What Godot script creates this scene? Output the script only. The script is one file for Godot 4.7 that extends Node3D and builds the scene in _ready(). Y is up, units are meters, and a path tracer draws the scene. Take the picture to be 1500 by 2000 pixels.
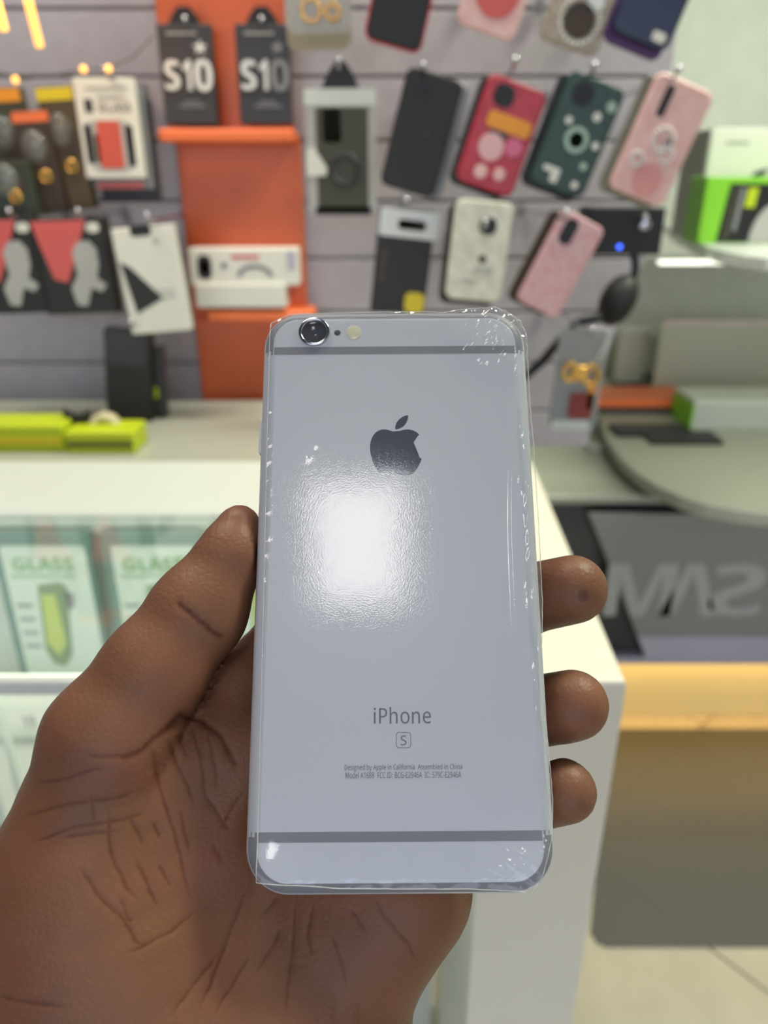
extends Node3D
# A phone shop: a hand holds a silver phone, back outward, before a glass counter and a slatwall hung with cases.
# Metres, y up. The eye stands at EYE and looks along -z, PITCH degrees down. at(), on_y() and eye_point() turn a measured spot of the 1500 x 2000 frame into a point of the place.

const EYE := Vector3(0, 1.35, 0)
const PITCH := 24.0
const F := 1455.0
const WALL_Z := -1.27

var M := {}
var view := Basis(Vector3.RIGHT, deg_to_rad(-PITCH))
var phone_frame := Transform3D()


class Geo:
	var st := SurfaceTool.new()
	var xf := Transform3D()

	func _init() -> void:
		st.begin(Mesh.PRIMITIVE_TRIANGLES)
		flat()

	func flat() -> Geo:
		st.set_smooth_group(-1)
		return self

	func smooth(group := 1) -> Geo:
		st.set_smooth_group(group)
		return self

	func tri(a: Vector3, b: Vector3, c: Vector3) -> void:  # counter-clockwise from outside
		st.add_vertex(xf * a)
		st.add_vertex(xf * c)
		st.add_vertex(xf * b)

	func quad(a: Vector3, b: Vector3, c: Vector3, d: Vector3) -> void:
		tri(a, b, c)
		tri(a, c, d)

	func otri(a: Vector3, b: Vector3, c: Vector3, o: Vector3) -> void:
		if (b - a).cross(c - a).dot((a + b + c) / 3.0 - o) < 0.0:
			tri(a, c, b)
		else:
			tri(a, b, c)

	func oquad(a: Vector3, b: Vector3, c: Vector3, d: Vector3, o: Vector3) -> void:
		otri(a, b, c, o)
		otri(a, c, d, o)

	func box(c: Vector3, s: Vector3, bevel := 0.0) -> Geo:
		var h := s / 2.0
		var e := minf(bevel, minf(h.x, minf(h.y, h.z)) * 0.9)
		flat()
		if e <= 0.0:
			for k in 3:
				for sg: float in [-1.0, 1.0]:
					var q := []
					for w: Vector2 in [Vector2(-1, -1), Vector2(1, -1), Vector2(1, 1), Vector2(-1, 1)]:
						var v := Vector3()
						v[k] = sg * h[k]
						v[(k + 1) % 3] = w.x * h[(k + 1) % 3]
						v[(k + 2) % 3] = w.y * h[(k + 2) % 3]
						q.append(c + v)
					oquad(q[0], q[1], q[2], q[3], c)
			return self
		var at := func(sx: float, sy: float, sz: float, k: int) -> Vector3:
			var v := Vector3(sx * (h.x - e), sy * (h.y - e), sz * (h.z - e))
			v[k] = signf(v[k]) * h[k]
			return c + v
		for k in 3:
			var i := (k + 1) % 3
			var j := (k + 2) % 3
			for sg: float in [-1.0, 1.0]:
				var q := []
				for w: Vector2 in [Vector2(-1, -1), Vector2(1, -1), Vector2(1, 1), Vector2(-1, 1)]:
					var v := Vector3()
					v[k] = sg
					v[i] = w.x
					v[j] = w.y
					q.append(at.call(v.x, v.y, v.z, k))
				oquad(q[0], q[1], q[2], q[3], c)
				for sh: float in [-1.0, 1.0]:  # the chamfers along axis j, between faces k and i
					var v0 := Vector3()
					v0[k] = sg
					v0[i] = sh
					v0[j] = -1
					var v1 := v0
					v1[j] = 1
					oquad(at.call(v0.x, v0.y, v0.z, k), at.call(v1.x, v1.y, v1.z, k), at.call(v1.x, v1.y, v1.z, i), at.call(v0.x, v0.y, v0.z, i), c)
		for sx: float in [-1.0, 1.0]:
			for sy: float in [-1.0, 1.0]:
				for sz: float in [-1.0, 1.0]:
					otri(at.call(sx, sy, sz, 0), at.call(sx, sy, sz, 1), at.call(sx, sy, sz, 2), c)
		return self

	func cap(poly: PackedVector2Array, z: float, up: bool) -> void:
		var ix := Geometry2D.triangulate_polygon(poly)
		for n in range(0, ix.size(), 3):
			var a := poly[ix[n]]
			var b := poly[ix[n + 1]]
			var d := poly[ix[n + 2]]
			if ((b - a).cross(d - a) > 0.0) != up:
				var t := b
				b = d
				d = t
			tri(Vector3(a.x, a.y, z), Vector3(b.x, b.y, z), Vector3(d.x, d.y, z))

	# a plate with the outline poly in x and y; rings are [inset, z] from the back (low z) to the front
	func plate(poly: PackedVector2Array, rings: Array, round_sides := false) -> Geo:
		var last := PackedVector2Array()
		if Geometry2D.is_polygon_clockwise(poly):
			poly = poly.duplicate()
			poly.reverse()
		for r in rings.size():
			var ring := Geo.inset(poly, rings[r][0])
			if r == 0:
				flat()
				cap(ring, rings[r][1], false)
			else:
				if round_sides:
					smooth(2)
				else:
					flat()
				for i in ring.size():
					var j := (i + 1) % ring.size()
					var za: float = rings[r - 1][1]
					var zb: float = rings[r][1]
					quad(Vector3(last[i].x, last[i].y, za), Vector3(last[j].x, last[j].y, za), Vector3(ring[j].x, ring[j].y, zb), Vector3(ring[i].x, ring[i].y, zb))
			last = ring
		flat()
		cap(last, rings[-1][1], true)
		return self

	# the same, with a bevelled front and back edge
	func slab(poly: PackedVector2Array, z0: float, z1: float, bevel := 0.0, round_sides := false) -> Geo:
		if bevel <= 0.0:
			return plate(poly, [[0.0, z0], [0.0, z1]], round_sides)
		return plate(poly, [[bevel, z0], [bevel * 0.3, z0 + bevel * 0.3], [0.0, z0 + bevel], [0.0, z1 - bevel], [bevel * 0.3, z1 - bevel * 0.3], [bevel, z1]], round_sides)

	static func inset(p: PackedVector2Array, by: float) -> PackedVector2Array:
		if by == 0.0:
			return p
		var out := PackedVector2Array()
		for i in p.size():
			var e0 := (p[i] - p[(i + p.size() - 1) % p.size()]).normalized()
			var e1 := (p[(i + 1) % p.size()] - p[i]).normalized()
			var n0 := Vector2(-e0.y, e0.x)
			var n1 := Vector2(-e1.y, e1.x)
			var m := (n0 + n1).normalized()
			out.append(p[i] + m * by / maxf(0.4, m.dot(n0)))
		return out

	func tube(pts: Array, r: float, n := 8, r_end := -1.0) -> Geo:
		smooth(3)
		var rings := []
		var side := Vector3.UP
		for i in pts.size():
			var d: Vector3 = (pts[mini(i + 1, pts.size() - 1)] - pts[maxi(i - 1, 0)]).normalized()
			if i == 0:
				side = d.cross(Vector3(0.3, 0.9, 0.2)).normalized()
			side = (side - d * side.dot(d)).normalized()
			var other := d.cross(side)
			var ring := []
			var rr := r if r_end < 0.0 else lerpf(r, r_end, float(i) / (pts.size() - 1))
			for k in n:
				var a := TAU * k / n
				ring.append(pts[i] + (side * cos(a) + other * sin(a)) * rr)
			if i > 0:
				for k in n:
					var l := (k + 1) % n
					quad(rings[-1][k], rings[-1][l], ring[l], ring[k])
			rings.append(ring)
		flat()
		for k in range(1, n - 1):
			tri(rings[0][0], rings[0][k + 1], rings[0][k])
			tri(rings[-1][0], rings[-1][k], rings[-1][k + 1])
		return self

	# a body of revolution about z through c; profile is [radius, z] from the back to the front
	func lathe(c: Vector3, profile: Array, n := 32, sx := 1.0, sy := 1.0) -> Geo:
		smooth(4)
		for i in range(1, profile.size()):
			for k in n:
				var q := []
				for w in [[i - 1, k], [i - 1, k + 1], [i, k + 1], [i, k]]:
					var a: float = TAU * (w[1] % n) / n
					var p: Array = profile[w[0]]
					q.append(c + Vector3(cos(a) * p[0] * sx, sin(a) * p[0] * sy, p[1]))
				if profile[i - 1][0] > 0.0:
					tri(q[0], q[1], q[2])
				if profile[i][0] > 0.0:
					tri(q[0], q[2], q[3])
		return self

	func ball(c: Vector3, r: Vector3, n := 20) -> Geo:
		var p := []
		for i in n / 2 + 1:
			var a := PI * i / (n / 2)
			p.append([sin(a) if i > 0 and i < n / 2 else 0.0, -cos(a)])
		smooth(5)
		for i in range(1, p.size()):
			for k in n:
				var q := []
				for w in [[i - 1, k], [i - 1, k + 1], [i, k + 1], [i, k]]:
					var a: float = TAU * (w[1] % n) / n
					q.append(c + Vector3(cos(a) * p[w[0]][0] * r.x, sin(a) * p[w[0]][0] * r.y, p[w[0]][1] * r.z))
				if p[i - 1][0] > 0.0:
					tri(q[0], q[1], q[2])
				if p[i][0] > 0.0:
					tri(q[0], q[2], q[3])
		return self

	func mesh() -> ArrayMesh:
		st.generate_normals()
		st.index()
		return st.commit()


# ---------------------------------------------------------------- naming and placing

func numbered(called: String) -> String:
	if not has_node(called):
		return called
	var n := 1
	while has_node("%s_%03d" % [called, n]):
		n += 1
	return "%s_%03d" % [called, n]


func thing(called: String, label: String, category: String, where := Transform3D(), group := "") -> Node3D:
	var o := Node3D.new()
	o.name = numbered(called)
	add_child(o)
	o.transform = where
	o.set_meta("label", label)
	o.set_meta("category", category)
	if group:
		o.set_meta("group", group)
	return o


func part(called: String, shape: Variant, material: Material, parent: Node, label := "", kind := "") -> MeshInstance3D:
	var o := MeshInstance3D.new()
	o.name = called
	if parent == self:
		o.name = numbered(called)
	elif parent.has_node(called):
		var n := 1
		while parent.has_node("%s_%03d" % [called, n]):
			n += 1
		o.name = "%s_%03d" % [called, n]
	o.mesh = shape.mesh() if shape is Geo else shape
	o.material_override = material
	parent.add_child(o, true)
	if label:
		o.set_meta("label", label)
	if kind:
		o.set_meta("kind", kind)
	return o


func structure(called: String, shape: Variant, material: Material, label := "") -> MeshInstance3D:
	return part(called, shape, material, self, label, "structure")


func mat(color: Color, rough := 0.6, metal := 0.0) -> StandardMaterial3D:
	var m := StandardMaterial3D.new()
	m.albedo_color = color
	m.roughness = rough
	m.metallic = metal
	return m


func pane(color: Color, alpha: float, rough := 0.02) -> StandardMaterial3D:
	var m := mat(Color(color, alpha), rough)
	m.transparency = BaseMaterial3D.TRANSPARENCY_ALPHA
	return m


func glow(color: Color, energy: float) -> StandardMaterial3D:
	var m := mat(color, 0.5)
	m.emission_enabled = true
	m.emission = color
	m.emission_energy_multiplier = energy
	return m


func noisy(a: Color, b: Color, frequency: float, rough := 0.5, scale := 6.0, fractal := 4, warp := 0.0) -> StandardMaterial3D:
	var n := FastNoiseLite.new()
	n.seed = 11
	n.frequency = frequency
	n.fractal_octaves = fractal
	if warp > 0.0:
		n.domain_warp_enabled = true
		n.domain_warp_amplitude = warp
		n.domain_warp_frequency = frequency
	var ramp := Gradient.new()
	ramp.set_color(0, a)
	ramp.set_color(1, b)
	var t := NoiseTexture2D.new()
	t.width = 256
	t.height = 256
	t.seamless = true
	t.noise = n
	t.color_ramp = ramp
	var m := mat(Color.WHITE, rough)
	m.albedo_texture = t
	m.uv1_triplanar = true
	m.uv1_scale = Vector3.ONE * scale
	return m


func ray(px: float, py: float) -> Vector3:
	return view * Vector3((px - 750.0) / F, (1000.0 - py) / F, -1.0)


func at(px: float, py: float, depth: float) -> Vector3:  # on the upright plane z = -depth
	var r := ray(px, py)
	return EYE + r * (-depth / r.z)


func on_y(px: float, py: float, y: float) -> Vector3:
	var r := ray(px, py)
	return EYE + r * ((y - EYE.y) / r.y)


func eye_point(px: float, py: float, along: float) -> Vector3:  # along the lens axis
	return EYE + ray(px, py) * along


func span(cx: float, cy: float, w: float, h: float, depth: float) -> Vector2:
	return Vector2(at(cx + w / 2, cy, depth).x - at(cx - w / 2, cy, depth).x, at(cx, cy - h / 2, depth).y - at(cx, cy + h / 2, depth).y)


func rrect(w: float, h: float, r: float, n := 6) -> PackedVector2Array:
	var p := PackedVector2Array()
	for k in 4:
		var c: Vector2 = Vector2(w / 2 - r, h / 2 - r) * [Vector2(1, 1), Vector2(-1, 1), Vector2(-1, -1), Vector2(1, -1)][k]
		for i in n + 1:
			p.append(c + Vector2.from_angle(PI / 2 * (k + float(i) / n)) * r)
	return p


func circle(r: float, n := 24, c := Vector2.ZERO, sy := 1.0) -> PackedVector2Array:
	var p := PackedVector2Array()
	for i in n:
		p.append(c + Vector2(cos(TAU * i / n), sin(TAU * i / n) * sy) * r)
	return p


func moved(p: PackedVector2Array, by: Vector2) -> PackedVector2Array:
	var q := PackedVector2Array()
	for v in p:
		q.append(v + by)
	return q


func curve(p: PackedVector2Array, to: Vector2, c0: Vector2, c1: Vector2, n := 14) -> void:
	var a := p[-1]
	for i in range(1, n + 1):
		p.append(a.bezier_interpolate(c0, c1, to, float(i) / n))


# lettering that fills a box w by h round the point c of its parent, lying in the parent's x and y
func lettering(text: String, c: Vector3, w: float, h: float, depth: float, m: Material, parent: Node3D, bold := false, mirrored := false) -> MeshInstance3D:
	var t := TextMesh.new()
	var f := SystemFont.new()
	f.font_names = PackedStringArray(["Droid Sans"])
	f.font_weight = 700 if bold else 400
	t.font = f
	t.text = text
	t.font_size = 64
	t.pixel_size = 0.01
	t.depth = 0.05
	t.curve_step = 1.0
	var o := part("lettering", t, m, parent)
	var b := t.get_aabb()
	var s := Vector3(w / b.size.x * (-1.0 if mirrored else 1.0), h / b.size.y, depth / 0.05)
	o.scale = s
	o.position = c - (b.position + b.size / 2.0) * s + Vector3(0, 0, depth / 2)
	return o


# ---------------------------------------------------------------- materials

func make_materials() -> void:
	M.alu = mat(Color(0.81, 0.815, 0.83), 0.44, 0.30)
	M.band = mat(Color(0.50, 0.50, 0.515), 0.5)
	M.steel = mat(Color(0.80, 0.80, 0.82), 0.18, 1.0)
	M.mirror = mat(Color(0.72, 0.74, 0.80), 0.06, 1.0)
	M.lens = mat(Color(0.02, 0.025, 0.06), 0.1)
	M.lens_blue = mat(Color(0.03, 0.045, 0.16), 0.04)
	M.flash = mat(Color(0.88, 0.86, 0.72), 0.2)
	M.dark = mat(Color(0.10, 0.10, 0.11), 0.6)
	M.print = mat(Color(0.42, 0.42, 0.46), 0.6)
	M.black_gloss = mat(Color(0.02, 0.02, 0.022), 0.05)
	var bumps := FastNoiseLite.new()
	bumps.seed = 21
	bumps.frequency = 0.09
	bumps.fractal_octaves = 4
	var bt := NoiseTexture2D.new()
	bt.width = 512
	bt.height = 512
	bt.seamless = true
	bt.noise = bumps
	M.film = pane(Color(0.86, 0.87, 0.90), 0.08, 0.035)
	M.film.heightmap_enabled = true
	M.film.heightmap_texture = bt
	M.film.heightmap_scale = 0.0008
	M.film.uv1_triplanar = true
	M.film.uv1_scale = Vector3.ONE * 40
	M.film_edge = mat(Color(0.90, 0.91, 0.88, 0.5), 0.3)
	M.film_edge.transparency = BaseMaterial3D.TRANSPARENCY_ALPHA
	M.slat = noisy(Color(0.66, 0.635, 0.66), Color(0.70, 0.675, 0.695), 0.02, 0.55)
	M.groove = mat(Color(0.64, 0.62, 0.62), 0.5)
	M.plaster = noisy(Color(0.86, 0.875, 0.82), Color(0.90, 0.91, 0.86), 0.02, 0.7, 2.0)
	M.ceiling = mat(Color(0.30, 0.32, 0.40), 0.9)
	M.side = mat(Color(0.42, 0.42, 0.40), 0.8)
	M.orange = noisy(Color(0.76, 0.33, 0.13), Color(0.82, 0.37, 0.16), 0.01, 0.35, 3.0)
	M.orange_edge = mat(Color(0.95, 0.46, 0.22), 0.4)
	M.white = mat(Color(0.82, 0.84, 0.80), 0.35)
	M.laminate = mat(Color(0.90, 0.87, 0.79), 0.4)
	M.glass = pane(Color(0.75, 0.9, 0.84), 0.03, 0.01)
	M.glass_edge = mat(Color(0.36, 0.52, 0.47), 0.15)
	M.clear = pane(Color(0.85, 0.87, 0.85), 0.14, 0.12)
	M.black = mat(Color(0.075, 0.075, 0.08), 0.5)
	M.charcoal = mat(Color(0.20, 0.20, 0.215), 0.5)
	M.soft_black = mat(Color(0.13, 0.125, 0.12), 0.55)
	M.silver = mat(Color(0.86, 0.86, 0.84), 0.4, 0.1)
	M.grey = mat(Color(0.52, 0.52, 0.53), 0.5)
	M.pale_grey = mat(Color(0.70, 0.69, 0.67), 0.5)
	M.card = mat(Color(0.90, 0.89, 0.84), 0.55)
	M.gold = mat(Color(0.90, 0.70, 0.36), 0.25, 0.9)
	M.red = mat(Color(0.80, 0.20, 0.24), 0.4)
	M.salmon = mat(Color(0.83, 0.36, 0.34), 0.45)
	M.yellow = mat(Color(0.88, 0.78, 0.14), 0.5)
	M.lime = mat(Color(0.74, 0.80, 0.10), 0.5)
	M.green = mat(Color(0.52, 0.80, 0.18), 0.45)
	M.olive = mat(Color(0.26, 0.25, 0.17), 0.5)
	M.brown = mat(Color(0.25, 0.19, 0.13), 0.5)
	M.navy = mat(Color(0.12, 0.17, 0.28), 0.35)
	M.purple = mat(Color(0.30, 0.18, 0.38), 0.4)
	M.pink = noisy(Color(0.90, 0.68, 0.65), Color(0.93, 0.78, 0.74), 0.02, 0.4, 10.0)
	M.rose = noisy(Color(0.84, 0.58, 0.60), Color(0.86, 0.74, 0.72), 0.02, 0.35, 14.0, 3, 20.0)
	M.marble = noisy(Color(0.80, 0.78, 0.68), Color(0.93, 0.91, 0.84), 0.015, 0.35, 12.0, 4, 25.0)
	M.deep_green = noisy(Color(0.08, 0.19, 0.15), Color(0.14, 0.29, 0.23), 0.03, 0.35, 12.0)
	M.mint = mat(Color(0.66, 0.76, 0.68), 0.5)
	M.cherry = noisy(Color(0.66, 0.10, 0.16), Color(0.78, 0.20, 0.26), 0.02, 0.35, 10.0)
	M.amber = mat(Color(0.93, 0.60, 0.14), 0.45)
	M.tangerine = mat(Color(0.95, 0.47, 0.25), 0.4)
	M.lilac = mat(Color(0.72, 0.70, 0.76), 0.35)
	M.laptop = mat(Color(0.70, 0.69, 0.62), 0.4, 0.2)
	M.laptop_edge = mat(Color(0.86, 0.76, 0.76), 0.35)
	M.sign = mat(Color(0.56, 0.565, 0.55), 0.3)
	M.sign_letter = mat(Color(0.69, 0.695, 0.68), 0.4)
	M.cabinet = mat(Color(0.25, 0.245, 0.25), 0.35)
	M.pale_top = mat(Color(0.68, 0.685, 0.62), 0.35)
	M.tile = []
	for k in 3:
		M.tile.append(noisy(Color(0.72 + 0.012 * k, 0.69 + 0.012 * k, 0.61 + 0.01 * k), Color(0.76 + 0.012 * k, 0.73 + 0.012 * k, 0.65 + 0.01 * k), 0.01, 0.22, 3.0))
	M.grout = mat(Color(0.40, 0.38, 0.34), 0.8)
	M.mat = pane(Color(0.37, 0.375, 0.36), 0.6, 0.5)  # grey tint imitating shade on the floor, no real mat
	M.plinth = mat(Color(0.90, 0.85, 0.62), 0.5)


# ---------------------------------------------------------------- the scene

func _ready() -> void:
	var camera := Camera3D.new()
	camera.name = "camera"
	add_child(camera)
	var lens := CameraAttributesPhysical.new()
	lens.frustum_focal_length = 12.0 / tan(atan(1000.0 / F))
	lens.frustum_near = 0.01
	lens.frustum_far = 50.0
	lens.frustum_focus_distance = 0.174
	lens.exposure_aperture = lens.frustum_focal_length / 2.4
	camera.attributes = lens
	camera.fov = rad_to_deg(2.0 * atan(1000.0 / F))
	camera.near = 0.01
	camera.transform = Transform3D(view, EYE)
	camera.current = true
	var world := WorldEnvironment.new()
	world.name = "world"
	var e := Environment.new()
	e.background_mode = Environment.BG_SKY
	var sky := ProceduralSkyMaterial.new()
	sky.sky_top_color = Color(0.80, 0.87, 1.0)
	sky.sky_horizon_color = Color(0.93, 0.95, 1.0)
	sky.ground_horizon_color = Color(0.75, 0.76, 0.78)
	sky.ground_bottom_color = Color(0.55, 0.55, 0.56)
	e.sky = Sky.new()
	e.sky.sky_material = sky
	e.background_energy_multiplier = 2.0
	e.tonemap_mode = Environment.TONE_MAPPER_LINEAR
	e.tonemap_exposure = 1.25
	e.sdfgi_enabled = true
	e.ssao_enabled = true
	e.ssil_enabled = true
	world.environment = e
	add_child(world)
	make_materials()
	# [centre x, z, size x, size z, light energy, colour]
	ceiling_panel(-0.075, 1.05, 0.26, 0.44, 0.29, Color(1.0, 0.99, 0.97), "small square-edged ceiling light panel above and behind the viewer")
	ceiling_panel(-0.45, -0.80, 0.80, 0.30, 1.4, Color(1.0, 0.98, 0.95), "ceiling light panel over the left of the slatted wall")
	ceiling_panel(1.05, -0.95, 0.60, 0.30, 3.5, Color(0.98, 1.0, 0.92), "ceiling light panel over the white table on the right")

	var y_up := Vector3.UP
	phone_frame = Transform3D(Basis(), EYE + view * Vector3(0.0031, -0.01535, -0.17815))
	var py := (view * Vector3(-0.001, 0.1345, -0.0351)).normalized()
	var pxx := (view * Vector3(1.0, 0.004, 0.0)).normalized()
	pxx = (pxx - py * pxx.dot(py)).normalized()
	phone_frame.basis = Basis(pxx, py, pxx.cross(py))

	make_room()
	make_counter()
	make_right_side()
	make_phone()
	make_hand()
	make_wall_goods()
	make_counter_goods()
	make_right_goods()


func ceiling_panel(x: float, z: float, w: float, d: float, energy: float, color: Color, label: String) -> void:
	var o := thing("ceiling_light", label, "light", Transform3D(Basis(), Vector3(x, 2.75, z)))
	part("frame", Geo.new().box(Vector3(0, -0.006, -d / 2 - 0.01), Vector3(w + 0.04, 0.012, 0.02), 0.002).box(Vector3(0, -0.006, d / 2 + 0.01), Vector3(w + 0.04, 0.012, 0.02), 0.002).box(Vector3(-w / 2 - 0.01, -0.006, 0), Vector3(0.02, 0.012, d), 0.002).box(Vector3(w / 2 + 0.01, -0.006, 0), Vector3(0.02, 0.012, d), 0.002), M.white, o)
	part("lamp_panel", Geo.new().box(Vector3(0, -0.004, 0), Vector3(w, 0.008, d), 0.001), glow(color, 1.0), o)
	var l := AreaLight3D.new()
	l.name = "panel_light"
	o.add_child(l)
	l.area_size = Vector2(w, d)
	l.light_energy = energy
	l.light_color = color
	l.shadow_enabled = true
	l.area_range = 12.0
	l.area_attenuation = 2.0
	l.area_normalize_energy = true
	l.transform = Transform3D(Basis(Vector3.RIGHT, -PI / 2), Vector3(0, -0.013, 0))


func make_room() -> void:
	# floor: large square tiles laid diagonally
	var fl := structure("floor", Geo.new().box(Vector3(0, -0.06, 0), Vector3(6.6, 0.10, 6.2)), M.grout, "beige tiled floor")
	var a := on_y(1172, 1690, 0.0)
	var b := on_y(1490, 1930, 0.0)
	var dir := (b - a).normalized()
	var turn := Basis(Vector3.UP, atan2(-dir.z, dir.x))
	var ts := 0.60
	var shape := Geo.new().box(Vector3(0, -0.005, 0), Vector3(ts - 0.004, 0.012, ts - 0.004), 0.0015).mesh()
	for i in range(-8, 9):
		for j in range(-8, 9):
			var c := a + turn * Vector3((i + 0.35) * ts, 0, (j + 0.5) * ts)
			if absf(c.x) < 3.0 and c.z > -2.8 and c.z < 2.8:
				var t := part("tile", shape, M.tile[posmod(i * 7 + j * 3, 3)], fl)
				t.transform = Transform3D(turn, c)
	structure("ceiling", Geo.new().box(Vector3(0, 2.81, 0), Vector3(6.6, 0.10, 6.2)), M.ceiling, "plain grey ceiling")
	structure("wall_left", Geo.new().box(Vector3(-3.1, 1.38, 0), Vector3(0.1, 2.76, 6.0)), M.side, "plain grey wall")
	structure("wall_right", Geo.new().box(Vector3(3.1, 1.38, 0), Vector3(0.1, 2.76, 6.0)), M.plaster, "pale wall")
	structure("wall_rear", Geo.new().box(Vector3(0, 1.38, -2.65), Vector3(6.1, 2.76, 0.1)), M.plaster, "pale green-white wall behind the white table")
	# the shop front, open to the street
	structure("wall_front", Geo.new().box(Vector3(-2.6, 1.38, 2.9), Vector3(1.0, 2.76, 0.1)).box(Vector3(2.6, 1.38, 2.9), Vector3(1.0, 2.76, 0.1)).box(Vector3(0, 2.66, 2.9), Vector3(4.2, 0.2, 0.1)), M.side, "shop front wall with a wide opening")
	# the slatted display wall, a board that ends above the low cabinet and is cut away at its lower right
	var right := 0.425
	var x0 := -2.6
	var foot := at(200, 872, 1.27).y
	var cut0 := at(1277, 500, 1.27)
	var cut1 := at(1165, 740, 1.27)
	var poly := PackedVector2Array([Vector2(x0, foot), Vector2(cut1.x, foot), Vector2(cut1.x, cut1.y), Vector2(right, cut0.y), Vector2(right, 2.74), Vector2(x0, 2.74)])
	var g := Geo.new()
	g.xf = Transform3D(Basis(), Vector3(0, 0, WALL_Z - 0.012))
	g.slab(poly, -0.05, 0.0)
	var sw := structure("wall_back", g, M.groove, "lilac-grey slatted display wall")
	var pitch := 0.085
	var y0 := at(200, 708, 1.27).y
	for k in range(-3, 18):
		var lo := maxf(y0 + k * pitch + 0.0022, foot)
		var hi := y0 + (k + 1) * pitch - 0.0022
		if hi > 2.74 or hi - lo < 0.01:
			continue
		var q := PackedVector2Array([Vector2(x0, lo)])
		for yy in [lo, hi]:
			var t := clampf((cut0.y - yy) / (cut0.y - cut1.y), 0.0, 1.0)
			q.append(Vector2(lerpf(right, cut1.x, t), yy))
		q.append(Vector2(x0, hi))
		part("slat", Geo.new().slab(q, WALL_Z - 0.012, WALL_Z, 0.0015), M.slat, sw)


func make_counter() -> void:
	var top := 1.036
	var o := thing("display_counter", "white glass-topped display counter with a broad white end panel", "counter")
	var p1 := on_y(1040, 900, top)
	var p2 := on_y(1225, 1330, top)
	var w := 0.094
	var poly := PackedVector2Array([Vector2(p2.x, -p2.z), Vector2(p1.x, -p1.z), Vector2(p1.x - w, -p1.z), Vector2(p2.x - w, -p2.z)])
	var g := Geo.new()
	g.xf = Transform3D(Basis(Vector3.RIGHT, -PI / 2), Vector3.ZERO)  # x and y of the plate become x and -z
	g.slab(poly, 0.0, top, 0.004)
	part("end_panel", g, M.laminate, o)
	var zf := p2.z
	var zb := -0.70
	var xl := -1.3
	var xr := p2.x - w - 0.002
	part("top_board", Geo.new().box(Vector3((xl + xr) / 2, top - 0.012, (zb + p1.z) / 2), Vector3(xr - xl, 0.024, zb - p1.z), 0.003), M.white, o)
	part("back_panel", Geo.new().box(Vector3((xl + xr) / 2, 0.505, zb - 0.03), Vector3(xr - xl, 1.0, 0.02), 0.002), M.white, o)
	part("glass_top", Geo.new().box(Vector3((xl + xr) / 2, top - 0.0025, (zf + zb) / 2 + 0.001), Vector3(xr - xl, 0.005, zf - zb - 0.004)), M.glass, o)
	part("front_pane", Geo.new().box(Vector3((xl + xr) / 2, top / 2 - 0.01, zf - 0.004), Vector3(xr - xl, top - 0.03, 0.006)), M.glass, o)
	var ys := at(100, 1340, 0.685).y
	var shelf := part("shelf", Geo.new().box(Vector3((xl + xr) / 2, ys - 0.005, -0.595), Vector3(xr - xl - 0.01, 0.008, 0.21)), M.glass, o)
	part("shelf_edge", Geo.new().box(Vector3((xl + xr) / 2, ys - 0.005, -0.489), Vector3(xr - xl - 0.01, 0.0085, 0.003)), M.glass_edge, shelf)
	var low := at(60, 1445, 0.62).y
	part("shelf", Geo.new().box(Vector3((xl + xr) / 2, low - 0.01, -0.57), Vector3(xr - xl - 0.01, 0.018, 0.18), 0.002), M.pale_grey, o)
	part("floor_board", Geo.new().box(Vector3((xl + xr) / 2, 0.10, (zf + zb) / 2), Vector3(xr - xl, 0.02, zf - zb - 0.02), 0.002), M.white, o)
	for q in [[22, 1475, 0.50], [4, 1585, 0.47]]:
		var v := at(q[0], q[1], q[2])
		part("post", Geo.new().box(Vector3(v.x, 0.515, v.z), Vector3(0.0065, 1.0, 0.0065), 0.001), M.white, o)
	var v2 := at(928, 1880, 0.435)
	part("post", Geo.new().box(Vector3(v2.x, 0.515, -0.442), Vector3(0.012, 1.0, 0.012), 0.002), M.white, o)  # white bar put in for the lit edge of the front glass
	part("front_rail", Geo.new().box(Vector3((xl + xr) / 2, top - 0.012, zf - 0.011), Vector3(xr - xl, 0.012, 0.008), 0.001), M.silver, o)
	var lamp := part("led_strip", Geo.new().box(Vector3((xl + xr) / 2, top - 0.012, zf - 0.0165), Vector3(xr - xl - 0.04, 0.009, 0.003)), glow(Color(0.93, 1.0, 0.90), 1.2), o)
	strip_light(lamp, Vector3((xl + xr) / 2, top - 0.012, zf - 0.0195), xr - xl - 0.06, 0.009, 0.11, Color(0.93, 1.0, 0.90), Vector3(0, -0.3, -1))


func strip_light(parent: Node, where: Vector3, w: float, h: float, energy: float, color: Color, towards: Vector3) -> void:
	var l := AreaLight3D.new()
	l.name = "strip_light"
	parent.add_child(l)
	l.area_size = Vector2(w, h)
	l.light_energy = energy
	l.light_color = color
	l.shadow_enabled = true
	l.area_range = 10.0
	l.area_attenuation = 2.0
	l.area_normalize_energy = true
	l.transform = Transform3D(Basis.looking_at(towards, Vector3(0, 0, 1) if absf(towards.normalized().y) > 0.9 else Vector3.UP), where)


func flat_polygon(pts: Array, y: float) -> PackedVector2Array:  # spots of the frame, on the level y, as x and -z
	var p := PackedVector2Array()
	for v: Vector2 in pts:
		var q := on_y(v.x, v.y, y)
		p.append(Vector2(q.x, -q.z))
	return p


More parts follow.
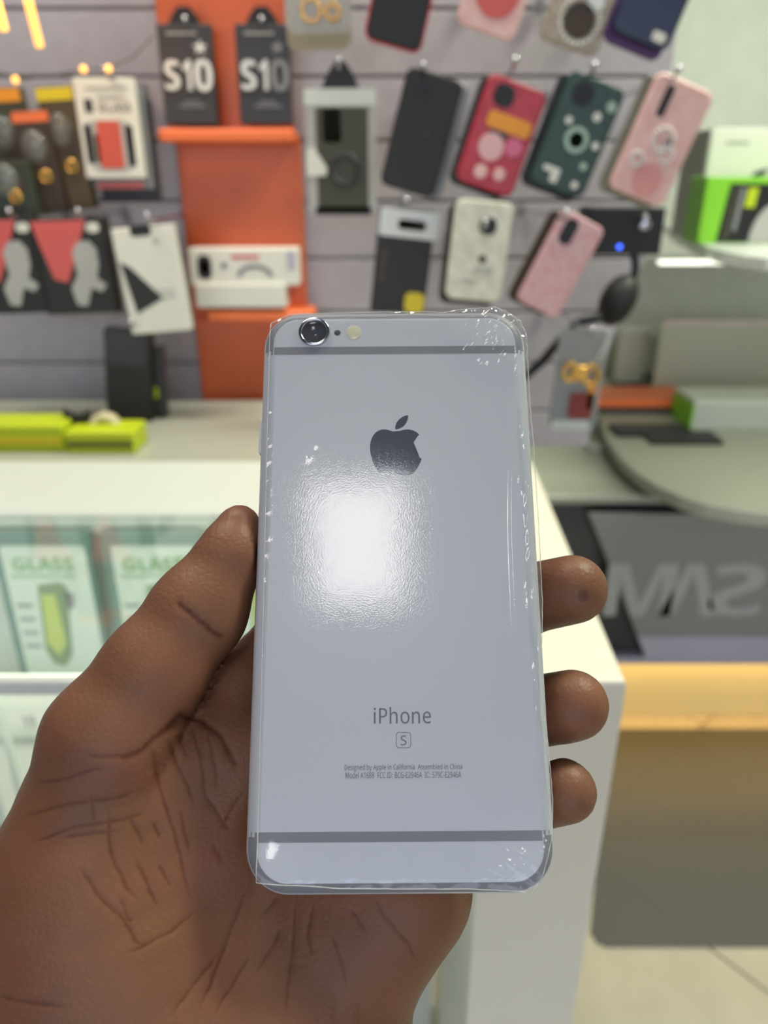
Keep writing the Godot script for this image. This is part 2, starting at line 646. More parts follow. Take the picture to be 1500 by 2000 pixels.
func make_right_side() -> void:
	var lie := Transform3D(Basis(Vector3.RIGHT, -PI / 2), Vector3.ZERO)
	# upper white shelf with a rounded corner
	var y := EYE.y - 0.11
	var a := on_y(1500, 503, y)
	var p := flat_polygon([Vector2(1500, 503), Vector2(1450, 497), Vector2(1400, 487), Vector2(1350, 470), Vector2(1315, 452), Vector2(1290, 430)], y)
	p.insert(0, Vector2(a.x + 0.9, -a.z + 0.02))
	p.append(Vector2(p[-1].x + 0.02, 2.48))
	p.append(Vector2(a.x + 0.9, 2.48))
	var g := Geo.new()
	g.xf = lie
	g.slab(p, y - 0.022, y, 0.003)
	var o := thing("wall_shelf", "white wall shelf with a rounded corner, carrying a boxed gadget", "shelf")
	part("board", g, M.white, o)
	for x in [p[-2].x + 0.35, p[-2].x + 0.85]:
		part("bracket", Geo.new().box(Vector3(x, y - 0.08, -2.40), Vector3(0.02, 0.11, 0.18), 0.003), M.white, o)
	var tube := part("led_strip", Geo.new().box(Vector3(a.x + 0.35, y - 0.026, -1.42), Vector3(0.9, 0.007, 0.014)), glow(Color(0.98, 1.0, 0.92), 1.2), o)  # added strip, no such lamp is seen; it brightens the shaded table
	strip_light(tube, Vector3(a.x + 0.35, y - 0.031, -1.42), 0.9, 0.014, 0.22, Color(0.98, 1.0, 0.92), Vector3(0, -1, -0.3))
	# white table with a rounded corner
	y = EYE.y - 0.60
	var b := on_y(1500, 1003, y)
	p = flat_polygon([Vector2(1500, 1003), Vector2(1440, 996), Vector2(1380, 985), Vector2(1330, 970), Vector2(1285, 950), Vector2(1245, 925), Vector2(1212, 895), Vector2(1190, 865), Vector2(1178, 838), Vector2(1172, 815)], y)
	p.insert(0, Vector2(b.x + 0.9, -b.z + 0.01))
	p.append(Vector2(p[-1].x + 0.03, 2.44))
	p.append(Vector2(b.x + 0.9, 2.44))
	g = Geo.new()
	g.xf = lie
	g.slab(p, y - 0.03, y, 0.004)
	o = thing("display_table", "low white display table with a rounded corner, carrying boxes and a laptop", "table")
	part("table_top", g, M.pale_top, o)
	for s in [[0.55, -1.85], [1.5, -1.75], [0.62, -2.35], [1.5, -2.35]]:
		part("leg", Geo.new().box(Vector3(s[0], (y - 0.03) / 2 + 0.34, s[1]), Vector3(0.04, y - 0.71, 0.04), 0.003), M.pale_grey, o)
	# dark cabinet under it, on a lit plinth
	var ct := EYE.y - 0.646
	var cz := -1.55
	var cb := at(1300, 1290, 1.55).y
	o = thing("floor_cabinet", "dark low cabinet with a pale top under the white table, lit orange beneath", "cabinet")
	part("body", Geo.new().box(Vector3(1.1, (ct - 0.02 + cb) / 2, cz - 0.30), Vector3(2.1, ct - 0.02 - cb, 0.58), 0.004), M.cabinet, o)
	part("top_board", Geo.new().box(Vector3(1.1, ct - 0.01, cz - 0.30), Vector3(2.14, 0.02, 0.62), 0.003), M.pale_top, o)
	part("plinth", Geo.new().box(Vector3(1.1, cb / 2, cz - 0.33), Vector3(2.0, cb - 0.002, 0.46), 0.003), M.plinth, o)
	part("base_rail", Geo.new().box(Vector3(1.15, cb + 0.012, cz + 0.004), Vector3(2.0, 0.022, 0.03), 0.002), M.lilac, o)
	var warm := Color(1.0, 0.80, 0.47)
	var lamp := part("led_strip", Geo.new().box(Vector3(1.1, cb - 0.006, cz - 0.06), Vector3(1.96, 0.008, 0.012)), glow(warm, 2.0), o)
	strip_light(lamp, Vector3(1.1, cb - 0.012, cz - 0.045), 1.9, 0.014, 0.28, warm, Vector3(0, -1, 0.35))
	# lettered panel put in for a sign reflected in the cabinet front
	var D := 1.515
	var c := at(1330, 1148, D)
	var q := PackedVector2Array()
	for v: Vector2 in [Vector2(1150, 1004), Vector2(1264, 1288), Vector2(1760, 1288), Vector2(1700, 1004)]:
		var w := at(v.x, v.y, D) - c
		q.append(Vector2(w.x, w.y))
	o = thing("reflected_sign", "grey panel with raised mirror-reversed letters, imitating a sign reflected in the dark cabinet", "sign", Transform3D(Basis(), c))
	part("panel", Geo.new().slab(q, -0.012, 0.0, 0.002), M.sign, o)
	var strip := PackedVector2Array()
	for v: Vector2 in [Vector2(1245, 1242), Vector2(1262, 1286), Vector2(1750, 1286), Vector2(1745, 1242)]:
		var w := at(v.x, v.y, D) - c
		strip.append(Vector2(w.x, w.y))
	part("lower_band", Geo.new().slab(strip, 0.0, 0.003, 0.0005), M.lilac, o)
	for l in [["S", 1398, 1480], ["Λ", 1302, 1396], ["M", 1190, 1308]]:
		var t0 := at(l[1], 1100, D) - c
		var t1 := at(l[2], 1202, D) - c
		lettering(l[0], Vector3((t0.x + t1.x) / 2, (t0.y + t1.y) / 2, 0.001), t1.x - t0.x, t0.y - t1.y, 0.001, M.sign_letter, o, true, true)
	# see-through grey sheet imitating a dark patch of shade on the floor
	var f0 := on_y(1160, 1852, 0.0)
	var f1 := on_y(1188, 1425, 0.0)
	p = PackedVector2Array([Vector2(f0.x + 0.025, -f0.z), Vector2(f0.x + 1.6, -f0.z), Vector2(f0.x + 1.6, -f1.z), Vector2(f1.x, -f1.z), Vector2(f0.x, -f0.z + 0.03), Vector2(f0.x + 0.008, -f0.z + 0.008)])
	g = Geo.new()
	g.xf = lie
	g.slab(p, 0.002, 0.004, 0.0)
	o = thing("floor_shade", "grey see-through sheet imitating shade on the beige floor tiles", "mat")
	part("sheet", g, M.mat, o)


# ---------------------------------------------------------------- goods on the wall

func hung(cx: float, cy: float, depth: float, turn := 0.0) -> Transform3D:
	return Transform3D(Basis(Vector3.BACK, deg_to_rad(turn)), at(cx, cy, depth))


func hook(px: float, py: float, depth: float, label: String) -> void:
	var tip := at(px, py, depth)
	var o := thing("display_hook", label, "hook", Transform3D(Basis(), Vector3(tip.x, tip.y, WALL_Z)), "metal hooks on the slatted wall")
	var d := tip.z - WALL_Z
	part("back_plate", Geo.new().box(Vector3(0, 0, 0.008), Vector3(0.012, 0.020, 0.008), 0.001), M.grey, o)
	part("arm", Geo.new().tube([Vector3(0, 0, 0.006), Vector3(0, 0, d * 0.5), Vector3(0, 0, d - 0.012), Vector3(0, 0.004, d - 0.004), Vector3(0, 0.007, d)], 0.0022, 8), M.steel, o)
	part("tip", Geo.new().ball(Vector3(0, 0.008, d), Vector3(0.0042, 0.0042, 0.0042), 12), M.steel, o)


# a phone case hanging in the frame round cx, cy: shell, camera window and, from marks, [shape, x, y (in parts of width and height), size, material, name] on its back
func phone_case(label: String, cx: float, cy: float, wpx: float, hpx: float, turn: float, depth: float, shell: Material, window: Array, marks := [], rim: Material = null) -> Node3D:
	var s := span(cx, cy, wpx, hpx, depth)
	var o := thing("phone_case", label, "phone case", hung(cx, cy, depth, turn), "phone cases on the slatted wall")
	var r := s.x * 0.15
	var g := Geo.new()
	g.plate(rrect(s.x, s.y, r), [[0.001, -0.0055], [0.0, -0.0045], [0.0, -0.002], [0.0007, -0.0007], [0.0025, 0.0]], true)
	part("shell", g, shell, o)
	if rim:
		part("bumper", Geo.new().plate(rrect(s.x + 0.004, s.y + 0.004, r + 0.002), [[0.0, -0.009], [0.0, -0.005], [0.001, -0.0042]], true), rim, o)
	if window.size():
		var c := Vector2(window[0] * s.x, window[1] * s.y)
		var ww: float = window[2] * s.x
		var wh: float = window[3] * s.y
		g = Geo.new()
		g.slab(moved(rrect(ww, wh, minf(ww, wh) * 0.42), c), -0.001, 0.0012, 0.0004)
		part("camera_window", g, M.black, o)
	for m in marks:
		g = Geo.new()
		var c := Vector2(m[1] * s.x, m[2] * s.y)
		if m[0] == "disc":
			g.slab(circle(m[3] * s.x, 20, c), -0.0005, 0.0009, 0.0003)
		elif m[0] == "bar":
			g.slab(moved(rrect(m[3] * s.x, m[4] * s.y, minf(m[3] * s.x, m[4] * s.y) * 0.3), c), -0.0005, 0.0008, 0.0003)
		elif m[0] == "beads":
			for i in int(m[4]):
				var a: float = TAU * i / m[4]
				g.ball(Vector3(c.x + cos(a) * m[3] * s.x, c.y + sin(a) * m[3] * s.x, 0.0012), Vector3.ONE * 0.0024, 8)
		part(m[-1], g, m[-2], o)
	return o


func carton(called: String, label: String, category: String, cx: float, cy: float, wpx: float, hpx: float, turn: float, depth: float, thick: float, m: Material, group := "") -> Node3D:
	var s := span(cx, cy, wpx, hpx, depth)
	var o := thing(called, label, category, hung(cx, cy, depth, turn), group)
	o.set_meta("size", s)
	part("box", Geo.new().box(Vector3(0, 0, -thick / 2), Vector3(s.x, s.y, thick), 0.0012), m, o)
	return o


func face(o: Node3D, called: String, x: float, y: float, w: float, h: float, m: Material, round := 0.15, label := "") -> MeshInstance3D:  # a printed patch on the front, in parts of its size
	var s: Vector2 = o.get_meta("size")
	var g := Geo.new()
	g.slab(moved(rrect(w * s.x, h * s.y, minf(w * s.x, h * s.y) * clampf(round, 0.01, 0.49)), Vector2(x * s.x, y * s.y)), 0.0, 0.0006, 0.0)
	return part(called, g, m, o, label)


func shape_on(o: Node3D, called: String, pts: Array, m: Material, z := 0.0007) -> void:
	var s: Vector2 = o.get_meta("size")
	var p := PackedVector2Array()
	for v: Vector2 in pts:
		p.append(Vector2(v.x * s.x, v.y * s.y))
	part(called, Geo.new().slab(p, 0.0, z, 0.0), m, o)


func write(o: Node3D, text: String, x: float, y: float, w: float, h: float, m: Material, bold := false, depth := 0.0008) -> void:
	var s: Vector2 = o.get_meta("size")
	lettering(text, Vector3(x * s.x, y * s.y, 0.0), w * s.x, h * s.y, depth, m, o, bold)


func make_wall_goods() -> void:
	# orange display column with two ledges
	var oz := 1.245
	var l0 := at(312, 100, oz).x
	var r0 := at(566, 100, oz).x
	var l1 := at(345, 300, oz).x
	var r1 := at(592, 420, oz).x
	var y1 := at(440, 262, oz).y
	var yb := at(480, 856, oz).y
	var y2 := at(450, 618, oz).y
	var o := thing("display_column", "tall orange display column with two ledges on the slatted wall", "display stand", Transform3D(Basis(), Vector3(0, 0, -oz)))
	part("upper_panel", Geo.new().box(Vector3((l0 + r0) / 2, (y1 + 2.4) / 2, -0.008), Vector3(r0 - l0, 2.4 - y1, 0.016), 0.002), M.orange, o)
	part("middle_panel", Geo.new().box(Vector3((l1 + r1) / 2, (y1 + y2) / 2, -0.008), Vector3(r1 - l1, y1 - y2 - 0.002, 0.016), 0.002), M.orange, o)
	part("lower_panel", Geo.new().box(Vector3((l1 + r1) / 2, (yb + y2) / 2, -0.006), Vector3(r1 - l1 - 0.004, y2 - yb, 0.016), 0.002), M.orange, o)
	for k in 2:
		var yy := at(440, 264, 1.20).y if k == 0 else at(450, 617, 1.20).y
		var x0 := at(308 if k == 0 else 372, 260, 1.20).x
		var x1 := at(574 if k == 0 else 600, 260, 1.20).x
		part("ledge", Geo.new().box(Vector3((x0 + x1) / 2, yy, 0.02), Vector3(x1 - x0, 0.017, 0.056), 0.003), M.orange_edge, o)
	# two dark cartons lettered S10
	for k in 2:
		var cx := 366.0 if k == 0 else 515.0
		o = carton("gadget_box", ["dark grey S10 box on the left of the orange column", "dark grey S10 box on the right of the orange column, its last digit dimmer"][k], "box", cx, 147, 103, 196, -0.3, 1.205, 0.022, M.charcoal, "S10 boxes above the orange ledge")
		var s: Vector2 = o.get_meta("size")
		part("hang_tab", Geo.new().slab(PackedVector2Array([Vector2(-0.024, s.y / 2), Vector2(0.024, s.y / 2), Vector2(0.016, s.y / 2 + 0.013), Vector2(0.008, s.y / 2 + 0.022), Vector2(-0.008, s.y / 2 + 0.022), Vector2(-0.016, s.y / 2 + 0.013)]), -0.012, -0.010, 0.0), M.black, o)
		write(o, "S", -0.28, 0.0, 0.28, 0.30, M.silver, true, 0.003)
		write(o, "1", 0.0, 0.0, 0.17, 0.30, M.silver, true, 0.003)
		write(o, "0", 0.31, 0.0, 0.34, 0.32, M.silver if k == 0 else M.grey, true, 0.003)
		face(o, "print_line", -0.05, 0.41, 0.55, 0.022, M.pale_grey)
		face(o, "print_line", 0.05, -0.31, 0.50, 0.02, M.grey)
		face(o, "print_line", 0.05, -0.27, 0.30, 0.015, M.grey)
		var star := []
		for i in 10:
			star.append(Vector2(0.28, 0.275) + Vector2.from_angle(PI / 2 + PI * i / 5) * Vector2(1.0, 0.52) * (0.15 if i % 2 == 0 else 0.06))
		shape_on(o, "star", star, M.silver if k == 0 else M.grey)
		hook(cx - 4, 50, 1.20, ["short hook behind the left S10 box", "short hook behind the right S10 box"][k])
	# watch boxes on the lower ledge
	o = carton("watch_box", "long white watch box on the orange ledge, upper of two", "box", 476, 522, 212, 72, 0.0, 1.20, 0.05, M.card, "white boxes on the orange ledge")
	face(o, "watch_face", -0.36, 0.0, 0.13, 0.66, M.charcoal, 0.45)
	face(o, "watch_screen", -0.36, 0.0, 0.08, 0.40, M.salmon, 0.4)
	face(o, "heart", -0.18, 0.05, 0.06, 0.18, M.grey, 0.45)
	var arc := []
	for i in 9:
		arc.append(Vector2(0.10, -0.25) + Vector2(cos(PI * (1.0 - i / 8.0)) * 0.17, sin(PI * i / 8.0) * 0.34))
	for i in 9:
		arc.append(Vector2(0.10, -0.25) + Vector2(cos(PI * i / 8.0) * 0.125, sin(PI * i / 8.0) * 0.22))
	shape_on(o, "watch_strap", arc, M.grey)
	face(o, "print_line", 0.02, 0.28, 0.26, 0.10, M.salmon)
	face(o, "corner_badge", 0.44, 0.18, 0.08, 0.5, M.lilac)
	carton("watch_box", "plain white box under the watch box on the orange ledge", "box", 470, 578, 176, 46, 0.0, 1.195, 0.05, M.card, "white boxes on the orange ledge")

	# white and black boxed gadget with a window
	o = carton("accessory_box", "white hang box with a dark window, between the orange column and black case", "box", 666, 300, 136, 244, 0.0, 1.11, 0.035, M.pale_grey)
	var s: Vector2 = o.get_meta("size")
	face(o, "header", 0.0, 0.44, 1.0, 0.13, M.white, 0.02)
	face(o, "window", 0.02, -0.06, 0.74, 0.84, M.olive, 0.03)
	face(o, "accessory", -0.12, 0.22, 0.26, 0.27, M.pale_grey, 0.2)
	part("ring", Geo.new().lathe(Vector3(0.05 * s.x, -0.13 * s.y, 0.001), [[0.022, 0.0], [0.022, 0.002], [0.014, 0.002], [0.014, 0.0]], 28), M.charcoal, o)
	shape_on(o, "leaflet", [Vector2(-0.5, 0.02), Vector2(-0.40, 0.06), Vector2(-0.20, -0.12), Vector2(-0.22, -0.18), Vector2(-0.5, -0.18)], M.card, 0.0015)
	face(o, "base_strip", 0.02, -0.47, 0.82, 0.07, M.black, 0.03)
	part("hang_tab", Geo.new().slab(PackedVector2Array([Vector2(-0.026, s.y / 2), Vector2(0.026, s.y / 2), Vector2(0.018, s.y / 2 + 0.018), Vector2(0.006, s.y / 2 + 0.034), Vector2(-0.006, s.y / 2 + 0.034), Vector2(-0.018, s.y / 2 + 0.018)]), -0.019, -0.017, 0.0), M.black, o)
	hook(661, 132, 1.09, "hook holding the white hang box with the window")

	# the cases: top row, cut by the frame's upper edge
	o = phone_case("clear phone case with a gold chain print, hanging left of the top row", 618, -42, 134, 226, 1.0, 1.06, M.clear, [0.0, 0.3, 0.3, 0.2], [["beads", -0.1, -0.28, 0.14, 14, M.gold, "chain"], ["beads", 0.22, -0.3, 0.10, 12, M.gold, "chain"]])
	part("liner", Geo.new().slab(rrect(0.078, 0.145, 0.012), -0.0045, -0.0035, 0.0), mat(Color(0.62, 0.58, 0.48), 0.5), o)
	hook(622, -105, 1.03, "hook holding the clear case with the gold chain")
	phone_case("black phone case with a red bumper, in the top row", 790, -25, 112, 236, -14, 1.04, M.black, [-0.2, 0.33, 0.3, 0.18], [], M.red)
	hook(800, -105, 1.0, "hook holding the black case with the red bumper")
	phone_case("pink and peach phone case in the top row", 980, -48, 124, 240, -17, 1.02, M.pink, [-0.2, 0.33, 0.3, 0.18], [["disc", 0.02, -0.14, 0.36, M.salmon, "sunset_disc"]])
	hook(985, -125, 0.98, "hook holding the pink case of the top row")
	phone_case("clear glittering phone case with a pearl chain, in the top row", 1146, -18, 122, 240, -16, 1.02, noisy(Color(0.50, 0.43, 0.33), Color(0.80, 0.74, 0.64), 0.05, 0.25, 12.0), [-0.2, 0.33, 0.3, 0.18], [["beads", 0.04, -0.25, 0.32, 22, M.silver, "chain"], ["disc", 0.04, -0.25, 0.26, M.brown, "medallion"], ["disc", 0.2, -0.06, 0.14, M.silver, "charm"]])
	hook(1150, -100, 0.98, "hook holding the glittering case")
	phone_case("navy blue phone case with a white sticker, at the right end of the top row", 1292, -28, 126, 236, -19, 1.00, M.navy, [-0.2, 0.33, 0.3, 0.18], [["bar", 0.28, -0.40, 0.22, 0.09, M.card, "sticker"]])
	phone_case("purple phone case behind the navy one", 1276, -12, 126, 244, -19, 1.016, M.purple, [])
	hook(1296, -105, 0.96, "hook holding the navy and purple cases")
	# middle row
	phone_case("plain black phone case in the middle row", 822, 262, 112, 238, -15, 1.04, M.soft_black, [-0.2, 0.38, 0.28, 0.12], [["disc", 0.10, 0.02, 0.05, M.charcoal, "emblem_dot"]])
	phone_case("grey phone case behind the plain black one", 836, 268, 112, 236, -15, 1.056, M.grey, [])
	hook(827, 142, 1.02, "hook holding the plain black case")
	phone_case("cherry red phone case with an orange band and a round pink face patch", 978, 268, 120, 218, -18, 1.02, M.cherry, [-0.17, 0.35, 0.34, 0.20], [["bar", 0.06, 0.13, 0.74, 0.15, M.amber, "orange_band"], ["disc", -0.10, -0.11, 0.21, mat(Color(0.90, 0.70, 0.70), 0.5), "round_patch"], ["disc", 0.26, -0.05, 0.14, mat(Color(0.85, 0.42, 0.55), 0.5), "pink_patch"], ["disc", -0.13, -0.35, 0.11, M.pink, "small_patch"], ["disc", 0.18, -0.32, 0.10, M.pink, "small_patch"], ["bar", -0.04, 0.02, 0.30, 0.06, M.charcoal, "dark_patch"]])
	phone_case("dark phone case behind the cherry red one", 962, 272, 118, 220, -18, 1.036, M.charcoal, [])
	hook(1005, 132, 1.0, "hook holding the cherry red case")
	phone_case("dark green phone case with pale flowers and a round pale emblem", 1126, 266, 118, 228, -19, 1.01, M.deep_green, [-0.16, 0.34, 0.34, 0.20], [["disc", 0.02, -0.03, 0.20, M.mint, "round_emblem"], ["disc", 0.02, -0.03, 0.13, mat(Color(0.36, 0.48, 0.41), 0.5), "emblem_centre"], ["disc", 0.20, 0.21, 0.07, M.card, "flower"], ["disc", 0.36, 0.33, 0.08, M.mint, "flower"], ["disc", -0.22, 0.10, 0.06, M.card, "flower"], ["disc", 0.36, -0.02, 0.06, M.card, "flower"], ["disc", 0.30, -0.22, 0.06, M.mint, "flower"], ["disc", 0.28, -0.40, 0.06, M.card, "flower"], ["bar", -0.18, -0.34, 0.30, 0.05, M.card, "white_stripe"], ["bar", -0.10, -0.40, 0.14, 0.09, M.card, "white_stripe"]])
	phone_case("dark phone case behind the dark green one", 1108, 272, 118, 228, -19, 1.028, M.charcoal, [])
	hook(1160, 142, 0.98, "hook holding the dark green case")
	phone_case("pale pink phone case with a bead chain and black button, right of the green one", 1290, 276, 122, 240, -20, 0.99, M.pink, [-0.20, 0.30, 0.13, 0.26], [["beads", 0.03, 0.02, 0.17, 16, M.silver, "chain"], ["beads", -0.24, -0.20, 0.10, 10, M.silver, "chain"], ["beads", 0.16, -0.08, 0.12, 10, M.silver, "chain"], ["disc", 0.14, 0.0, 0.07, M.black, "black_button"], ["disc", 0.06, -0.33, 0.26, mat(Color(0.88, 0.60, 0.58), 0.5), "rosy_patch"]])
	phone_case("grey-green phone case behind the pale pink one", 1268, 280, 122, 240, -20, 1.008, mat(Color(0.52, 0.51, 0.45), 0.5), [])
	hook(1323, 150, 0.96, "hook holding the pale pink case")
	# lower row
	phone_case("cream marbled phone case with a square camera hole, in the lower row", 935, 492, 112, 196, -5, 1.00, M.marble, [0.10, 0.26, 0.30, 0.17], [["disc", 0.08, -0.07, 0.07, M.olive, "dark_dot"], ["bar", 0.12, -0.18, 0.36, 0.05, M.pale_grey, "vein"], ["bar", -0.12, -0.30, 0.30, 0.03, M.pale_grey, "vein"]])
	phone_case("dark phone case behind the cream marbled one", 922, 500, 112, 196, -5, 1.018, M.soft_black, [])
	hook(948, 446, 0.97, "hook holding the cream marbled case")
	phone_case("rose marbled phone case tilted in the lower row", 1094, 518, 94, 196, -25, 0.98, M.rose, [-0.18, 0.32, 0.28, 0.26], [])
	phone_case("brown phone case behind the rose marbled one", 1074, 516, 94, 192, -25, 1.0, M.brown, [])
	hook(1104, 428, 0.95, "hook holding the rose marbled case")
	# silver-topped bag with dark contents
	o = carton("accessory_bag", "clear bag with a silver top, dark contents and a yellow label", "bag", 786, 512, 108, 206, -6, 1.06, 0.018, M.soft_black)
	face(o, "silver_top", 0.05, 0.36, 1.06, 0.26, M.silver, 0.12, "crinkled silver top")
	face(o, "window", 0.10, 0.35, 0.5, 0.09, M.pale_grey, 0.3)
	face(o, "yellow_label", 0.30, -0.38, 0.36, 0.20, M.yellow, 0.3)
	face(o, "gold_trim", -0.34, -0.05, 0.10, 0.34, M.brown, 0.4)
	hook(794, 404, 1.03, "hook holding the silver-topped bag")

	# left: screen glass packs
	for k in 3:
		o = carton("screen_glass_pack", ["white screen glass pack with a red phone picture, front of its stack", "dark-edged screen glass pack right behind the white one", "rearmost screen glass pack, lowest of the stack"][k], "pack", 212 + 16 * k, 252 + 22 * k, 115, 196, 0.2, 1.14 + 0.022 * k, 0.016, [M.card, M.grey, M.charcoal][k], "screen glass packs hanging together")
		if k == 0:
			face(o, "picture_frame", 0.0, -0.17, 0.80, 0.52, M.pale_grey, 0.25)
			face(o, "phone_picture", -0.36, -0.15, 0.12, 0.40, M.navy, 0.3)
			face(o, "phone_picture", 0.34, -0.17, 0.12, 0.42, M.navy, 0.3)
			var pp := face(o, "phone_picture", 0.0, -0.16, 0.40, 0.48, mat(Color(0.82, 0.33, 0.24), 0.4), 0.15)
			pp.position.z = 0.0006
			face(o, "yellow_glow", -0.22, -0.20, 0.10, 0.30, M.yellow, 0.4)
			face(o, "logo_patch", -0.28, 0.23, 0.14, 0.13, M.charcoal, 0.2)
			write(o, "GLASS", 0.16, 0.215, 0.55, 0.085, M.grey, true)
			face(o, "print_line", 0.05, 0.40, 0.70, 0.03, M.pale_grey)
			face(o, "print_line", 0.12, 0.31, 0.50, 0.03, M.pale_grey)
		elif k == 1:
			face(o, "red_edge", -0.04, -0.46, 0.8, 0.06, M.salmon)
	hook(205, 150, 1.10, "hook holding the screen glass packs")
	# blister packs at the far left
	for q in [[22, 300, 84, 250, 1.17, "olive blister pack with a yellow header, at the left edge", M.olive, M.amber], [78, 318, 70, 200, 1.15, "brown blister pack with a gold ring, second from the left edge", M.brown, M.tangerine], [128, 292, 70, 240, 1.16, "dark blister pack with a yellow header and gold clips, beside the white glass pack", mat(Color(0.33, 0.27, 0.16), 0.5), M.yellow], [20, 370, 90, 110, 1.13, "dark green blister pack low at the left edge", mat(Color(0.20, 0.23, 0.18), 0.5), M.olive]]:
		o = carton("blister_pack", q[5], "pack", q[0], q[1], q[2], q[3], 3.0, q[4], 0.02, q[6], "blister packs at the left edge")
		face(o, "header", 0.0, 0.44, 1.0, 0.10, q[7], 0.05)
		face(o, "card_patch", 0.12, 0.05, 0.5, 0.24, M.brown, 0.3)
		var sz: Vector2 = o.get_meta("size")
		part("gold_clip", Geo.new().lathe(Vector3(0.10 * sz.x, -0.14 * sz.y, 0.001), [[0.009, 0.0], [0.009, 0.004], [0.005, 0.004], [0.005, 0.0]], 16), M.gold, o)
		part("blister", Geo.new().ball(Vector3(-0.05 * sz.x, 0.16 * sz.y, 0.0), Vector3(0.018, 0.022, 0.010), 14), M.clear, o)
	# earphone packs, red and black
	for k in 2:
		o = carton("earphone_pack", ["red and black earphone pack cut by the left edge", "red and black earphone pack beside the white pack"][k], "pack", 10 + 134 * k, 522, 140, 186, 2.0, 1.10, 0.03, M.soft_black, "red and black earphone packs")
		shape_on(o, "red_wedge", [Vector2(-0.48, 0.48), Vector2(0.28, 0.48), Vector2(0.05, 0.1), Vector2(-0.12, -0.16), Vector2(-0.30, -0.12)], M.salmon)
		shape_on(o, "earbud_picture", [Vector2(0.02, 0.16), Vector2(0.12, 0.26), Vector2(0.27, 0.27), Vector2(0.36, 0.18), Vector2(0.36, 0.02), Vector2(0.30, -0.12), Vector2(0.42, -0.20), Vector2(0.34, -0.27), Vector2(0.20, -0.22), Vector2(0.10, -0.42), Vector2(-0.04, -0.40), Vector2(-0.08, -0.22), Vector2(0.04, -0.08)], M.pale_grey, 0.0012)
		face(o, "badge", 0.36, 0.40, 0.18, 0.10, M.card, 0.45)
		face(o, "print_line", -0.16, 0.38, 0.46, 0.06, mat(Color(0.90, 0.62, 0.56), 0.5), 0.3)
		hook(20 + 134 * k, 424, 1.07, ["hook holding the earphone pack at the left edge", "hook holding the second earphone pack"][k])
	# white pack with a black wedge
	o = carton("cable_pack", "white pack with a black wedge and a black hang tab, tilted beside the orange column", "pack", 296, 549, 118, 206, 4.5, 1.09, 0.02, M.card)
	shape_on(o, "black_wedge", [Vector2(-0.46, 0.20), Vector2(-0.30, 0.14), Vector2(0.14, -0.17), Vector2(-0.34, -0.30), Vector2(-0.40, -0.05)], M.soft_black)
	face(o, "tab", -0.02, 0.47, 0.34, 0.10, M.black, 0.3)
	face(o, "print_line", 0.2, 0.36, 0.1, 0.05, M.pale_grey, 0.4)
	face(o, "print_line", 0.2, -0.10, 0.3, 0.02, M.pale_grey)
	face(o, "print_line", 0.2, -0.16, 0.3, 0.02, M.pale_grey)
	hook(288, 432, 1.06, "hook holding the white pack with the black wedge")
	# black pouches below
	o = carton("pouch", "black pouch hanging below the white pack", "pouch", 250, 738, 88, 180, -6, 1.10, 0.025, M.soft_black, "black pouches under the white pack")
	face(o, "flap", 0.0, 0.30, 0.9, 0.34, M.charcoal, 0.2)
	hook(258, 640, 1.07, "hook holding the black pouch")
	o = carton("pouch", "narrow black pouch with a yellow patch, leaning by the larger pouch", "pouch", 298, 770, 46, 178, -3, 1.12, 0.02, M.charcoal, "black pouches under the white pack")
	face(o, "yellow_patch", 0.05, 0.02, 0.4, 0.13, M.lime, 0.3)
	# black boxed gadget with a blue pilot lamp
	o = carton("speaker", "black boxed speaker with a blue pilot lamp, below the pale pink case", "speaker", 1222, 452, 146, 92, 0.0, 1.03, 0.06, M.soft_black)
	s = o.get_meta("size")
	face(o, "grille", -0.05, 0.1, 0.7, 0.5, M.black, 0.2)
	part("pilot_lamp", Geo.new().ball(Vector3(-0.06 * s.x, -0.33 * s.y, 0.001), Vector3(0.003, 0.003, 0.002), 10), glow(Color(0.25, 0.40, 1.0), 3.0), o)
	part("knob", Geo.new().lathe(Vector3(0.24 * s.x, 0.16 * s.y, 0.0), [[0.008, 0.0], [0.008, 0.004], [0.006, 0.005], [0.0, 0.005]], 16), M.steel, o)
	hook(1258, 436, 1.0, "hook over the black speaker")
	# headphones
	var hc := at(1150, 560, 1.15)
	o = thing("headphones", "black over-ear headphones hanging behind the rose marbled case", "headphones", Transform3D(Basis(Vector3.BACK, -0.4), hc))
	var band := []
	for i in 17:
		var a := PI * i / 16
		band.append(Vector3(cos(a) * 0.055, 0.03 + sin(a) * 0.05, 0))
	part("headband", Geo.new().tube(band, 0.006, 10), M.black, o)
	for k: float in [-1.0, 1.0]:
		part("ear_cup", Geo.new().ball(Vector3(0.05 * k, 0.0, 0.0), Vector3(0.026, 0.040, 0.030), 20), M.soft_black, o)
	var cable := []
	for v: Vector2 in [Vector2(1175, 620), Vector2(1130, 630), Vector2(1098, 660), Vector2(1060, 705), Vector2(1020, 740), Vector2(985, 760)]:
		cable.append(at(v.x, v.y, 1.12) - hc)
	for i in cable.size():
		cable[i] = Basis(Vector3.BACK, 0.4) * cable[i]
	part("cable", Geo.new().tube(cable, 0.007, 8), M.black, o)
	hook(1150, 482, 1.12, "hook holding the headphones")
	# clear pack with a gold phone ring
	o = carton("ring_holder_pack", "clear pack with two gold rings and a white foot label, right of the phone", "pack", 1130, 742, 96, 196, -2, 1.02, 0.004, M.clear)
	s = o.get_meta("size")
	part("backing_card", Geo.new().box(Vector3(0, 0.0, -0.009), Vector3(s.x * 0.94, s.y * 0.94, 0.002)), mat(Color(0.42, 0.42, 0.38), 0.6), o)
